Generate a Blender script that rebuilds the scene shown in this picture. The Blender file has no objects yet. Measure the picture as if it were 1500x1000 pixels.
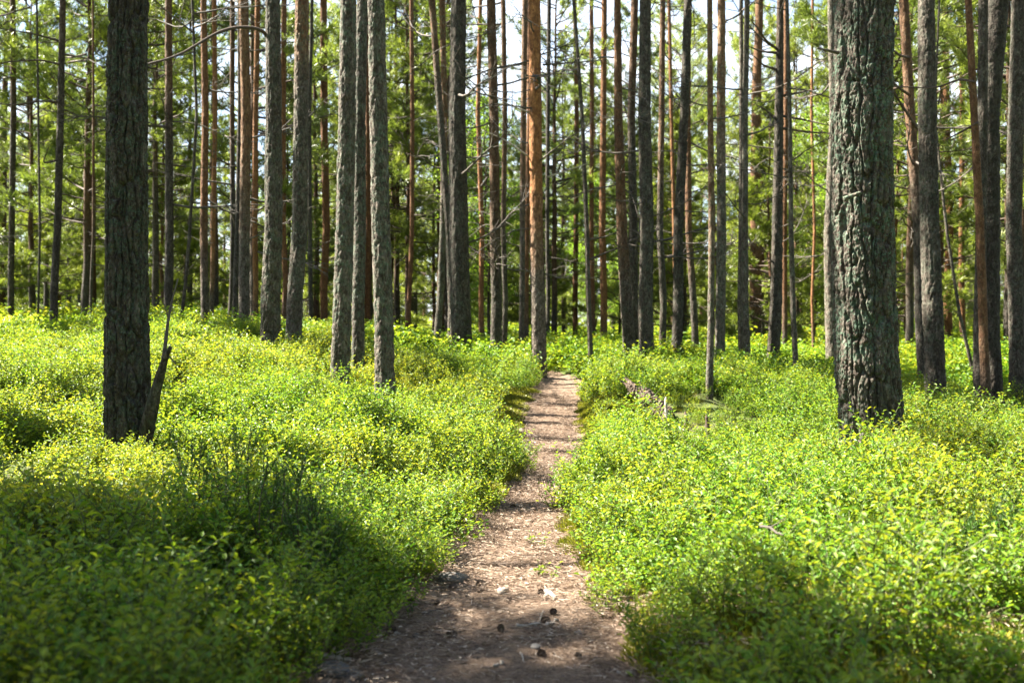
import bpy, math, random
import numpy as np
from mathutils import Vector
rng = np.random.default_rng(7)
random.seed(7)
F, CAM = 1458.0, 1.0                      # focal length in photo pixels, eye height
S = bpy.context.scene
W = bpy.data.worlds.new("World"); S.world = W; W.use_nodes = True
COL = S.collection
SUN_AZ, SUN_EL = math.radians(-76), math.radians(47)
SUN = np.array([math.sin(SUN_AZ)*math.cos(SUN_EL), math.cos(SUN_AZ)*math.cos(SUN_EL), math.sin(SUN_EL)])

# ------------------------------------------------------------------ noise
def hsh(a, b, s):
    a = a.astype(np.int64); b = b.astype(np.int64)
    h = (a*374761393 + b*668265263 + s*2147483647 + 1013904223) & 0xFFFFFFFF
    h = ((h ^ (h >> 13))*1274126177) & 0xFFFFFFFF
    h = ((h ^ (h >> 16))*2246822519) & 0xFFFFFFFF
    h = h ^ (h >> 15)
    return (h & 0xFFFFFF)/float(0xFFFFFF)
def vnoise(x, y, s=0, per=None):
    x = np.asarray(x, float); y = np.asarray(y, float)
    ix = np.floor(x); iy = np.floor(y); fx = x-ix; fy = y-iy
    fx = fx*fx*(3-2*fx); fy = fy*fy*(3-2*fy)
    w = (lambda a: np.mod(a, per)) if per else (lambda a: a)
    a = hsh(w(ix), iy, s); b = hsh(w(ix+1), iy, s); c = hsh(w(ix), iy+1, s); d = hsh(w(ix+1), iy+1, s)
    return (a*(1-fx)+b*fx)*(1-fy) + (c*(1-fx)+d*fx)*fy
def fbm(x, y, s=0, o=3):
    r = 0; k = 1; t = 0
    for i in range(o):
        r = r + k*vnoise(x*2**i, y*2**i, s+i*17); t += k; k *= .5
    return r/t
def voro(x, y, s, per):
    ix = np.floor(x); iy = np.floor(y)
    f1 = np.full(x.shape, 9.); f2 = np.full(x.shape, 9.); cid = np.zeros(x.shape)
    for di in (-1, 0, 1):
        for dj in (-1, 0, 1):
            cx = ix+di; cy = iy+dj; wx = np.mod(cx, per)
            d = np.hypot(cx+.1+.8*hsh(wx, cy, s)-x, cy+.1+.8*hsh(wx, cy, s+5)-y)
            n = d < f1
            f2 = np.where(n, f1, np.minimum(f2, d)); cid = np.where(n, hsh(wx, cy, s+9), cid); f1 = np.where(n, d, f1)
    return f1, f2, cid
def sstep(a, b, x):
    t = np.clip((x-a)/(b-a), 0, 1); return t*t*(3-2*t)

# ------------------------------------------------------------------ mesh building
class MB:
    def __init__(s): s.V = []; s.Q = []; s.T = []; s.n = 0; s.tint = []
    def add(s, v, q=None, t=None, mat=0, tint=0.):
        v = np.asarray(v, float).reshape(-1, 3)
        if q is not None and len(q): s.Q.append((np.asarray(q, int)+s.n, mat))
        if t is not None and len(t): s.T.append((np.asarray(t, int)+s.n, mat))
        s.V.append(v); s.tint.append(np.broadcast_to(np.asarray(tint, float), (len(v),))); s.n += len(v)
    def mesh(s, name, mats, smooth=False):
        V = np.concatenate(s.V); me = bpy.data.meshes.new(name)
        me.vertices.add(len(V)); me.vertices.foreach_set('co', V.ravel().astype(np.float32))
        li = []; tot = []; mi = []
        for f, m in s.Q: li.append(f.ravel()); tot.append(np.full(len(f), 4)); mi.append(np.full(len(f), m))
        for f, m in s.T: li.append(f.ravel()); tot.append(np.full(len(f), 3)); mi.append(np.full(len(f), m))
        li = np.concatenate(li); tot = np.concatenate(tot); mi = np.concatenate(mi)
        me.loops.add(len(li)); me.loops.foreach_set('vertex_index', li.astype(np.int32))
        me.polygons.add(len(tot)); st = np.concatenate([[0], np.cumsum(tot)[:-1]])
        me.polygons.foreach_set('loop_start', st.astype(np.int32))
        me.polygons.foreach_set('material_index', mi.astype(np.int32))
        me.polygons.foreach_set('use_smooth', np.full(len(tot), smooth))
        me.attributes.new('tint', 'FLOAT', 'POINT').data.foreach_set('value', np.concatenate(s.tint).astype(np.float32))
        for m in mats: me.materials.append(m)
        me.update(calc_edges=True); me.validate()
        return me
def link(o, parent=None):
    COL.objects.link(o)
    if parent is not None: o.parent = parent
    return o
def obj(name, me, parent=None, loc=(0, 0, 0)):
    o = bpy.data.objects.new(name, me); o.location = loc
    return link(o, parent)
def tag(o, label=None, cat=None, group=None, kind=None):
    for k, v in (('label', label), ('category', cat), ('group', group), ('kind', kind)):
        if v: o[k] = v
    return o
def thing(name, label, cat, loc, group=None, rz=0.):
    o = bpy.data.objects.new(name, None); o.location = loc; o.rotation_euler = (0, 0, rz); o.empty_display_size = .2
    return tag(link(o), label, cat, group)

def unit(v): return v/np.maximum(np.linalg.norm(v, axis=-1, keepdims=True), 1e-9)
def tube(mb, P, R, n=5, mat=0, cap=True, tint=0.):
    P = np.asarray(P, float); R = np.asarray(R, float); m = len(P)
    T = unit(np.gradient(P, axis=0)); up = np.array([0, 0, 1.]) if abs(T[0, 2]) < .8 else np.array([1., 0, 0])
    A = unit(np.cross(T, up)); B = np.cross(T, A)
    a = np.arange(n)*2*math.pi/n
    V = P[:, None]+R[:, None, None]*(np.cos(a)[None, :, None]*A[:, None]+np.sin(a)[None, :, None]*B[:, None])
    i = np.arange(m-1)[:, None]*n; j = np.arange(n)[None]; k = (j+1) % n
    q = np.stack([i+j, i+k, i+n+k, i+n+j], -1).reshape(-1, 4)
    V = V.reshape(-1, 3); t = []
    if cap:
        V = np.concatenate([V, P[:1], P[-1:]]); b = m*n
        jj = np.arange(n); kk = (jj+1) % n
        t = np.concatenate([np.stack([np.full(n, b), kk, jj], 1), np.stack([np.full(n, b+1), b-n+jj, b-n+kk], 1)])
    mb.add(V, q, t, mat, tint)
def blades(mb, B, D, L, Wd, mat=0, tint=0.):
    """needle blades: thin quads tapering to the tip"""
    n = len(B); D = unit(D); Sd = unit(np.cross(D, rng.normal(size=(n, 3))))
    L = np.broadcast_to(L, (n,))[:, None]; Wd = np.broadcast_to(Wd, (n,))[:, None]
    V = np.stack([B-Sd*Wd*.35, B+Sd*Wd*.35, B+D*L*.6+Sd*Wd*.5, B+D*L, B+D*L*.6-Sd*Wd*.5], 1)
    b = np.arange(n)[:, None]*5
    q = b+np.array([[0, 1, 2, 4]]); t = b+np.array([[4, 2, 3]])
    mb.add(V.reshape(-1, 3), q, t, mat, np.repeat(np.broadcast_to(tint, (n,)), 5))
def leaves(mb, B, D, N, L, Wd, mat=0, tint=0., fold=.25):
    """ovate leaves of two folded halves"""
    n = len(B); D = unit(D); Sd = unit(np.cross(D, N)); N = np.cross(Sd, D)
    L = np.broadcast_to(L, (n,))[:, None]; Wd = np.broadcast_to(Wd, (n,))[:, None]
    up = N*Wd*fold
    V = np.stack([B, B+D*L*.32-Sd*Wd*.46+up, B+D*L*.7-Sd*Wd*.38+up, B+D*L-N*L*.06, B+D*L*.7+Sd*Wd*.38+up, B+D*L*.32+Sd*Wd*.46+up], 1)
    b = np.arange(n)[:, None]*6
    q = np.concatenate([b+np.array([[0, 3, 2, 1]]), b+np.array([[0, 5, 4, 3]])])
    mb.add(V.reshape(-1, 3), q, None, mat, np.repeat(np.broadcast_to(tint, (n,)), 6))

# ------------------------------------------------------------------ materials
class NT:
    def __init__(s, name):
        s.m = bpy.data.materials.new(name); s.m.use_nodes = True; s.t = s.m.node_tree; s.t.nodes.clear()
        s.out = s.t.nodes.new('ShaderNodeOutputMaterial')
    def n(s, typ, **kw):
        o = s.t.nodes.new('ShaderNode'+typ)
        for k, v in kw.items():
            if k.startswith('i_'):
                key = k[2:].replace('_', ' ')
                o.inputs[int(key) if key.isdigit() else key].default_value = v
            else: setattr(o, k, v)
        return o
    def l(s, a, b): s.t.links.new(a, b)
    def mix(s, fac, a, b, blend='MIX'):
        o = s.n('Mix', data_type='RGBA', blend_type=blend)
        for sock, v in ((o.inputs[0], fac), (o.inputs[6], a), (o.inputs[7], b)):
            if hasattr(v, 'is_output'): s.l(v, sock)
            elif isinstance(v, (int, float)): sock.default_value = v
            else: sock.default_value = (*v, 1)
        return o.outputs[2]
    def math(s, op, a, b=0., clamp=False):
        o = s.n('Math', operation=op, use_clamp=clamp)
        for sock, v in ((o.inputs[0], a), (o.inputs[1], b)):
            if hasattr(v, 'is_output'): s.l(v, sock)
            else: sock.default_value = v
        return o.outputs[0]
    def ramp(s, fac, stops, interp='LINEAR'):
        o = s.n('ValToRGB'); o.color_ramp.interpolation = interp; e = o.color_ramp.elements
        for i, (p, c) in enumerate(stops):
            x = e[i] if i < 2 else e.new(p)
            x.position = p; x.color = (*c, 1) if not isinstance(c, (int, float)) else (c, c, c, 1)
        s.l(fac, o.inputs[0]); return o.outputs[0]
    def noise(s, vec, scale, detail=4., rough=.6):
        o = s.n('TexNoise', i_Scale=scale, i_Detail=detail, i_Roughness=rough)
        if vec is not None: s.l(vec, o.inputs['Vector'])
        return o.outputs[0]
    def mapping(s, vec, scale):
        o = s.n('Mapping'); o.inputs['Scale'].default_value = scale; s.l(vec, o.inputs['Vector']); return o.outputs[0]

def leaf_mat(name, stops, patch=None, rough=.42, spec=.45, trans=.45, tgain=(1.15, 1.25, .7), pscale=.6, rnd=.25):
    k = NT(name)
    at = k.n('Attribute', attribute_name='tint').outputs['Fac']
    oi = k.n('ObjectInfo').outputs['Random']
    f = k.math('ADD', at, k.math('MULTIPLY', k.math('SUBTRACT', oi, .5), rnd), True)
    c = k.ramp(f, stops)
    if patch:
        g = k.n('NewGeometry').outputs['Position']
        p = k.ramp(k.noise(g, pscale, 3.), [(.42, 0.), (.62, 1.)])
        c = k.mix(k.math('MULTIPLY', p, .6), c, k.mix(1., c, patch, 'MULTIPLY'))
    b = k.n('BsdfPrincipled', i_Roughness=rough); b.inputs['Specular IOR Level'].default_value = spec
    k.l(c, b.inputs['Base Color'])
    tr = k.n('BsdfTranslucent'); k.l(k.mix(1., c, tgain, 'MULTIPLY'), tr.inputs['Color'])
    ms = k.n('MixShader', i_0=trans); k.l(b.outputs[0], ms.inputs[1]); k.l(tr.outputs[0], ms.inputs[2])
    k.l(ms.outputs[0], k.out.inputs[0]); return k.m

M = {}
M['bilberry'] = leaf_mat('bilberry_leaf', [(0, (.03, .15, .010)), (.45, (.108, .235, .018)), (.8, (.205, .34, .035)), (1, (.31, .43, .08))], patch=(1.5, 1.02, 1.), trans=.5, tgain=(1.95, 1.3, .75), rough=.45, spec=.35)
M['heather'] = leaf_mat('heather_leaf', [(0, (.03, .075, .012)), (1, (.075, .15, .025))], trans=.25)
M['needle'] = leaf_mat('pine_needle', [(0, (.08, .112, .022)), (.5, (.172, .212, .04)), (1, (.29, .315, .065))], trans=.4, rnd=.6, rough=.4)
M['young'] = leaf_mat('young_needle', [(0, (.08, .112, .018)), (.5, (.175, .21, .032)), (1, (.29, .31, .055))], trans=.45, rnd=.6)
M['birch'] = leaf_mat('birch_leaf', [(0, (.09, .17, .02)), (.5, (.18, .28, .03)), (1, (.30, .38, .05))], trans=.5, rnd=.5)
M['grass'] = leaf_mat('grass_blade', [(0, (.06, .12, .02)), (1, (.2, .28, .05))], trans=.4)
def plain_wood(name, c1, c2, scale=(40, 40, 6), bump=.4):
    k = NT(name); tc = k.n('TexCoord').outputs['Object']
    n = k.noise(k.mapping(tc, scale), 1., 5., .7)
    c = k.ramp(n, [(.3, c1), (.7, c2)])
    b = k.n('BsdfPrincipled', i_Roughness=.85); k.l(c, b.inputs['Base Color'])
    bu = k.n('Bump', i_Strength=bump, i_Distance=.01); k.l(n, bu.inputs['Height']); k.l(bu.outputs[0], b.inputs['Normal'])
    k.l(b.outputs[0], k.out.inputs[0]); return k.m
M['stem'] = plain_wood('green_stem', (.05, .07, .02), (.10, .11, .035))
M['twig'] = plain_wood('dead_twig', (.03, .024, .019), (.11, .09, .072), (30, 30, 30))
M['limb'] = plain_wood('pine_limb', (.03, .02, .014), (.085, .055, .037), (20, 20, 20))
M['pale_wood'] = plain_wood('weathered_wood', (.18, .15, .12), (.42, .37, .31), (60, 60, 8))
M['rotten'] = plain_wood('rotten_wood', (.03, .019, .012), (.125, .083, .053), (45, 45, 6), 1.)
M['cone'] = plain_wood('cone_scale', (.045, .03, .02), (.11, .075, .05), (90, 90, 90), .6)
M['stone'] = plain_wood('grey_stone', (.035, .032, .03), (.13, .12, .11), (30, 30, 30), .8)

def bark_mat(name='pine_bark'):
    """obj.color: R = height/20 m where grey bark turns orange, G = orange strength, B = lichen, A = brightness (bark tone, on some trunks with sun or shade painted in)"""
    k = NT(name); tc = k.n('TexCoord').outputs['Object']
    oi = k.n('ObjectInfo'); sep = k.n('SeparateColor'); k.l(oi.outputs['Color'], sep.inputs[0])
    R, G, B, A = sep.outputs[0], sep.outputs[1], sep.outputs[2], oi.outputs['Alpha']
    xyz = k.n('SeparateXYZ'); k.l(tc, xyz.inputs[0])
    fine = k.noise(k.mapping(tc, (70, 70, 30)), 1., 5., .7)
    med = k.noise(k.mapping(tc, (14, 14, 5)), 1., 4., .65)
    big = k.noise(tc, 2.2, 3.)
    wn = k.n('TexNoise', i_Scale=11., i_Detail=3.); k.l(tc, wn.inputs['Vector'])
    wv = k.n('VectorMath', operation='MULTIPLY_ADD'); k.l(wn.outputs['Color'], wv.inputs[0]); wv.inputs[1].default_value = (.09, .09, .2); k.l(tc, wv.inputs[2])
    vo = k.n('TexVoronoi', feature='F1', i_Scale=1.); k.l(k.mapping(wv.outputs[0], (52, 52, 22)), vo.inputs['Vector'])
    sc = k.n('SeparateColor'); k.l(vo.outputs['Color'], sc.inputs[0])
    m1 = k.math('ADD', k.math('MULTIPLY', fine, .5), k.math('MULTIPLY', med, .35))
    m1 = k.math('ADD', m1, k.math('MULTIPLY', sc.outputs[0], .16))
    grey = k.ramp(m1, [(.3, (.016, .0115, .0085)), (.46, (.048, .036, .027)), (.6, (.125, .102, .082)), (.74, (.34, .30, .26))])
    org = k.ramp(m1, [(.3, (.06, .024, .012)), (.5, (.17, .072, .026)), (.72, (.38, .185, .07))])
    hz = k.math('ADD', k.math('SUBTRACT', xyz.outputs[2], k.math('MULTIPLY', R, 20.)), k.math('MULTIPLY', k.math('SUBTRACT', big, .5), 2.4))
    fo = k.math('MULTIPLY', k.math('MULTIPLY', k.math('ADD', hz, .6), .7, True), G, True)
    c = k.mix(fo, grey, org)
    ln = k.ramp(k.math('ADD', k.math('MULTIPLY', k.noise(tc, 15., 5., .75), .5), k.math('MULTIPLY', k.noise(tc, 75., 4., .75), .5)), [(.495, 0.), (.54, 1.)])
    ln = k.math('MULTIPLY', ln, k.math('MULTIPLY', B, k.ramp(big, [(.35, .35), (.6, 1.)])))
    lc = k.ramp(fine, [(.3, (.03, .052, .034)), (.5, (.082, .13, .088)), (.7, (.22, .29, .21))])
    c = k.mix(ln, c, lc)
    c = k.mix(1., c, A, 'MULTIPLY') if False else c
    hs = k.n('HueSaturation'); k.l(c, hs.inputs['Color']); k.l(A, hs.inputs['Value']); c = hs.outputs[0]
    b = k.n('BsdfPrincipled', i_Roughness=.9); b.inputs['Specular IOR Level'].default_value = .25
    k.l(c, b.inputs['Base Color'])
    hgt = k.math('ADD', k.math('MULTIPLY', fine, .35), k.math('ADD', k.math('MULTIPLY', med, .5), k.math('MULTIPLY', vo.outputs['Distance'], -.35)))
    bu = k.n('Bump', i_Strength=.9, i_Distance=.02); k.l(hgt, bu.inputs['Height']); k.l(bu.outputs[0], b.inputs['Normal'])
    k.l(b.outputs[0], k.out.inputs[0]); return k.m
M['bark'] = bark_mat()

# ------------------------------------------------------------------ terrain
# path centre line: Y, X, half width
PP = np.array([(-8, -.9, .40), (-2, -.35, .40), (1.5, -.13, .40), (2.6, -.08, .53), (2.92, -.085, .50), (3.24, -.045, .43), (3.65, -.035, .38), (4.2, -.03, .34), (4.9, -.003, .31), (5.9, .10, .25),
               (7.3, .29, .245), (8.6, .37, .31), (9.4, .37, .34), (10.3, .385, .35), (11.4, .50, .34), (12.4, .62, .30), (13.5, .66, .27), (14.6, .58, .22), (15.6, .35, .12)])
PZ = np.array([(-60, 0), (0, 0), (3, 0), (7.3, .0), (9.2, .06), (10.3, .15), (11.4, .29), (12.4, .41), (13.5, .52), (16, .61), (40, .62), (140, 1.2), (900, 6)])
def path_d(x, y):
    cx = np.interp(y, PP[:, 0], PP[:, 1]); hw = np.interp(y, PP[:, 0], PP[:, 2], right=0.)
    hw = np.where(y > 15.6, -5., hw)
    return x-cx, hw
def mean_z(x, y):
    z = sum(np.interp(y+d, PZ[:, 0], PZ[:, 1]) for d in (-.8, -.4, 0, .4, .8))/5
    left = np.clip(-x-1.2, 0, 9)*.085*sstep(2, 9, y)*(1-sstep(22, 45, y)*.6)
    right = -np.clip(x-2.5, 0, 5)*.06*sstep(6, 10, y)*(1-sstep(14, 22, y))
    return z+left+right
# extra terrain points X, Y, Z
CTRL = [(-1.3, 3, .14), (-2.2, 4, .08), (-1.2, 5, .03), (-1.9, 5.2, .07), (-4.4, 9, .60), (-2.6, 8.5, .46), (-6, 12.5, .84), (-7.5, 14, .86), (-4.2, 6.2, .36), (1.3, 3.2, .08), (2.5, 4, .1), (3, 6.3, .2), (1.6, 11.5, .5), (1.9, 12.3, .5), (1.5, 9.5, .14), (2.5, 9.2, .2),
        (-.5, 12.3, .52), (-.35, 10.6, .22), (-.9, 8, .2), (-.6, 6.5, .12), (1.2, 7.5, .04), (.5, 8.5, .03), (.45, 10.3, .15), (.6, 12.4, .41)]
# trees of the photograph: x at the top edge, at y=340, at the base; base y; width at base, at top; depth; (orange from m, orange, lichen, bright; ground offset; label
TREES = [
 (92, 83, 80, 460, 13, 9, 15, (5, .4, .1, .55), .42, 'dark slim pine on the far left, left of the mossy dark trunk'),
 (186, 184, 188, 652, 72, 54, 6.3, (30, 0, .8, .55), .15, 'dark mossy pine in the left foreground with a broken side stem at its foot'),
 (248, 248, 247, 470, 15, 10, 15, (3.4, .5, .2, .6), .2, 'brown pine rising just right of the mossy left foreground trunk'),
 (286, 281, 266, 470, 6, 4, 13.5, (30, 0, .2, .7), .2, 'very thin bent young pine leaning right behind the curved dead branch'),
 (299, 299, 301, 465, 14, 9, 15.5, (1.5, .75, .1, .8), .2, 'reddish straight pine right of the thin bent one'),
 (314, 313, 309, 466, 8, 7, 19, (1, .9, .1, .9), .2, 'thin orange pine stem close behind the reddish pine at left'),
 (341, 340, 336, 474, 9, 7, 16.5, (3, .5, .2, .5), .2, 'dark narrow pine, left one of the tight cluster left of the grey trunks'),
 (351, 349, 345, 475, 10, 7, 15, (30, 0, .3, .6), .2, 'grey narrow pine squeezed beside the brown pine of the left cluster'),
 (361, 359, 358, 475, 18, 14, 14, (1.9, .6, .3, .9), .2, 'brown sunlit pine, thickest of the cluster left of the grey trunks'),
 (377, 375, 373, 476, 9, 8, 18, (.5, .95, .1, .8), .2, 'orange thin pine at the right side of the left cluster'),
 (401, 401, 398, 487, 33, 21, 11.5, (6, .4, .5, .8), .2, 'grey lichened pine that carries the long curved dead branch'),
 (441, 437, 431, 490, 27, 20, 12, (3.6, .6, .5, .9), .2, 'brown and grey pine just right of the one with the curved branch'),
 (415, 414, 415, 483, 9, 8, 21, (.5, .9, .1, .7), .2, 'thin red pine stem seen in the gap between two grey pines'),
 (456, 456, 456, 484, 8, 5, 20, (30, .0, .3, .6), .2, 'thin dull pine right of the brown and grey pine'),
 (476, 476, 476, 486, 13, 10, 24, (.4, .9, .1, .6), .2, 'dark red pine standing back left of the three pale trunks'),
 (507, 505, 499, 543, 32, 24, 10, (30, .1, .7, .95), .2, 'pale barked pine with a bright left edge, left of the trio by the path'),
 (528, 526, 525, 546, 21, 17, 10.8, (30, .2, .7, .75), .2, 'greyer pine half hidden in the middle of the trio by the path'),
 (551, 558, 563, 576, 33, 25, 9.2, (30, .15, .6, .95), .2, 'pale barked pine nearest the path, right of the trio'),
 (539, 539, 539, 498, 10, 8, 26, (.4, .9, .1, .6), .2, 'thin red pine seen behind the gap in the pale trio'),
 (600, 604, 595, 508, 8, 6, 24, (.4, .8, .1, .7), .2, 'thin orange pine leaning right in the open gap right of the trio'),
 (632, 655, 660, 512, 12, 10, 14.5, (4.5, .5, .4, .9), .2, 'slender pine leaning left across the sky, left of the thick dark trunk'),
 (647, 648, 639, 511, 12, 9, 16, (3, .6, .5, .9), .2, 'slender curved pine with a pale foot left of the thick dark trunk'),
 (671, 672, 677, 510, 36, 22, 14, (30, .1, .4, .6), .18, 'thick dark grey pine left of the path with flared foot'),
 (704, 704, 705, 503, 9, 6, 25, (.3, .95, .1, .9), .2, 'thin bright orange pine far behind the thick dark pine'),
 (719, 725, 726, 515, 19, 13, 15, (1.9, .5, .3, .65), .2, 'brown pine with many dead side branches left of the orange trunk'),
 (740, 739, 738, 515, 9, 7, 17, (2.6, .5, .2, .7), .2, 'narrow pine tight against the right of the brown branched pine'),
 (771, 764, 763, 507, 9, 9, 20, (3, .4, .2, .9), .2, 'narrow grey pine left of the orange trunk at the path end'),
 (776, 773, 771, 507, 9, 8, 22, (1, .8, .1, .7), .2, 'narrow reddish pine tucked close behind the orange trunk'),
 (784, 787, 790, 538, 25, 17, 13.6, (2.0, 1., .1, 1.15), .04, 'bright orange flaky pine standing where the path ends'),
 (803, 802, 802, 506, 7, 6, 24, (30, 0, .2, .5), .2, 'thin dark pine right behind the orange trunk'),
 (841, 860, 866, 527, 9, 5, 14, (30, .2, .3, .8), .18, 'thin pole-like young pine leaning left above the path end'),
 (868, 868, 870, 512, 8, 6, 26, (1, .8, .1, .7), .2, 'thin reddish pine right of the pole-like young pine'),
 (843, 843, 843, 515, 9, 6, 30, (.5, .8, .1, .7), .2, 'far slim brown pine straight over the path'),
 (884, 884, 884, 511, 12, 8, 25, (.5, .9, .1, .7), .2, 'far reddish pine left of the dark group right of the path'),
 (906, 912, 923, 526, 22, 10, 14, (1.7, .65, .3, .75), .18, 'brown curving pine, left of the dark group right of the path'),
 (930, 928, 931, 526, 15, 11, 15, (4, .5, .3, .65), .18, 'grey pine wedged in the middle of the dark group right of the path'),
 (944, 946, 948, 531, 25, 17, 13.5, (30, .2, .4, .65), .18, 'stout dark pine on the right of the dark group right of the path'),
 (972, 969, 969, 522, 12, 8, 16, (3, .5, .3, .75), .18, 'narrow brown pine just right of the dark group'),
 (981, 988, 990, 516, 7, 5, 22, (.5, .9, .1, .8), .2, 'thin orange pine seen behind the dark curved trunk'),
 (1008, 997, 991, 526, 18, 12, 14, (30, .2, .4, .6), .18, 'dark pine leaning right in the middle right of the path'),
 (1008, 1010, 1019, 516, 12, 8, 18, (2, .7, .2, .6), .2, 'dull red pine right behind the dark leaning one'),
 (1040, 1041, 1039, 557, 12, 8, 10.5, (1.7, .5, .4, .9), .2, 'thin near pine whose foot stands in the bilberry right of the log'),
 (1056, 1057, 1054, 527, 17, 12, 14, (3.3, .5, .5, 1.15), .18, 'sunlit pale pine, brightest of the thin trunks right of the path'),
 (1092, 1091, 1095, 530, 12, 8, 13.5, (30, .2, .4, .9), .18, 'slim grey pine, right one of the twin stems by the clearing'),
 (1085, 1086, 1086, 521, 9, 6, 16, (30, .4, .3, .9), .18, 'slim brownish pine, left one of the twin stems by the clearing'),
 (1142, 1140, 1133, 516, 22, 10, 16, (5.5, .3, .3, .6), .18, 'dark pine with crooked dead branches left of the big lichened trunk'),
 (1156, 1160, 1166, 540, 10, 5, 12.3, (30, .3, .4, .8), .18, 'thin wavy pine just right of the one with crooked dead branches'),
 (1150, 1150, 1150, 515, 9, 7, 22, (1, .8, .1, .6), .2, 'reddish pine glimpsed behind the dark crooked-branched pine'),
 (1191, 1191, 1192, 518, 5, 4, 20, (.5, .9, .1, 1.), .2, 'very thin orange pine in the gap left of the big lichened trunk'),
 (1218, 1217, 1219, 530, 20, 10, 17, (30, .2, .4, 1.1), .18, 'pale grey pine peeping out left of the big lichened trunk'),
 (1265, 1265, 1278, 645, 98, 84, 6.3, (30, 0, 1., .8), .15, 'biggest trunk, thick lichened pine in the right foreground'),
 (1323, 1343, 1353, 560, 18, 14, 14, (3, .6, .3, .7), .2, 'curved brown pine with forked limbs right of the big trunk'),
 (1357, 1361, 1371, 592, 33, 24, 11.5, (30, .2, .4, .75), .2, 'straight thick grey pine right of the big lichened trunk'),
 (1331, 1331, 1331, 512, 9, 7, 26, (1, .6, .2, 1.1), .2, 'pale thin pine seen right beside the big lichened trunk'),
 (1386, 1388, 1391, 511, 13, 9, 26, (.3, .95, .1, .7), .2, 'far red pine right of the straight grey pine'),
 (1372, 1384, 1419, 524, 6, 3, 15, (30, .0, .3, .9), .2, 'thin bowed sapling stem leaning left near the right edge'),
 (1411, 1411, 1411, 512, 10, 7, 25, (.3, .95, .1, .7), .2, 'far red pine left of the dark pair at the right edge'),
 (1425, 1438, 1446, 600, 16, 10, 10, (.5, .75, .2, .6), .2, 'slim yellowish brown pine crossing before the dark pair at right'),
 (1436, 1434, 1434, 604, 19, 13, 10.7, (30, .1, .3, .6), .2, 'dark pine, left of the pair behind the yellowish stem at right'),
 (1463, 1453, 1460, 600, 24, 33, 10.9, (30, .1, .3, .45), .2, 'darkest thick pine, right of the pair behind the yellowish stem'),  # bright lowered to paint in the shade it stands in
 (1488, 1487, 1489, 575, 24, 22, 12.5, (30, .1, .4, .65), .2, 'grey pine with a lit left edge at the right edge of the photo'),
 (20, 19, 17, 450, 10, 8, 22, (5, .4, .2, .6), .5, 'dull pine at the left edge of the photo'),
 (58, 57, 56, 452, 4, 3, 20, (30, .2, .2, .6), .5, 'very thin sapling between the two leftmost dark pines'),
 (134, 134, 133, 462, 5, 3, 18, (2, .6, .2, .7), .5, 'very thin brown pine just left of the mossy dark trunk'),
]
SOIL = []
for t in TREES:
    Y = t[6]; SOIL.append(((t[2]-750)/F*Y, Y, CAM-(t[3]-500)/F*Y-t[8]-.06))
CP = np.array(CTRL+SOIL)
RES = CP[:, 2]-mean_z(CP[:, 0], CP[:, 1])
def gker(ax, ay, bx, by):
    L = 1.3+.09*(ay[:, None]+by[None])/2
    return .09*np.exp(-((ax[:, None]-bx[None])**2+((ay[:, None]-by[None])*.8)**2)/(2*L*L))
Kw = np.linalg.solve(gker(CP[:, 0], CP[:, 1], CP[:, 0], CP[:, 1])+np.eye(len(CP))*.006, RES)
def ground_z(x, y, detail=True):
    x = np.asarray(x, float); y = np.asarray(y, float); sh = np.broadcast(x, y).shape
    x = np.broadcast_to(x, sh).ravel(); y = np.broadcast_to(y, sh).ravel()
    z = mean_z(x, y)
    near = (np.abs(x) < 30) & (y > -6) & (y < 45)
    if near.any(): z[near] += gker(x[near], y[near], CP[:, 0], CP[:, 1])@Kw
    if detail:
        dx, hw = path_d(x, y); off = sstep(0, .35, np.abs(dx)-hw)
        z += off*((fbm(x*1.05+50, y*1.05+50, 3)-.5)*.47+(fbm(x*.12+9, y*.12, 8)-.5)*.6*sstep(18, 40, y))
        z -= (1-sstep(-.12, .14, np.abs(dx)-hw))*.05
    return z.reshape(sh)
def gz(x, y): return float(ground_z(np.array([x]), np.array([y]))[0])
def at(px, py, Y): return np.array([(px-750)/F*Y, Y, CAM-(py-500)/F*Y])
def drop(px, py, lo=2.4, hi=40):
    """point of the ground seen at a photo pixel"""
    Ys = np.linspace(lo, hi, 1500); X = (px-750)/F*Ys; Z = CAM-(py-500)/F*Ys
    d = Z-ground_z(X, Ys); i = np.argmax(d < 0) if (d < 0).any() else len(d)-1
    return np.array([X[i], Ys[i], float(ground_z(X[i:i+1], Ys[i:i+1])[0])])

def grid_mesh(name, xs, ys, zf, mats, mask=None):
    X, Y = np.meshgrid(xs, ys); Z = zf(X, Y); n = len(xs)
    V = np.stack([X, Y, Z], -1).reshape(-1, 3)
    i = np.arange(len(ys)-1)[:, None]*n; j = np.arange(n-1)[None]
    q = np.stack([i+j, i+j+1, i+n+j+1, i+n+j], -1).reshape(-1, 4)
    mb = MB(); mb.add(V, q); return mb.mesh(name, mats, True)

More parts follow.
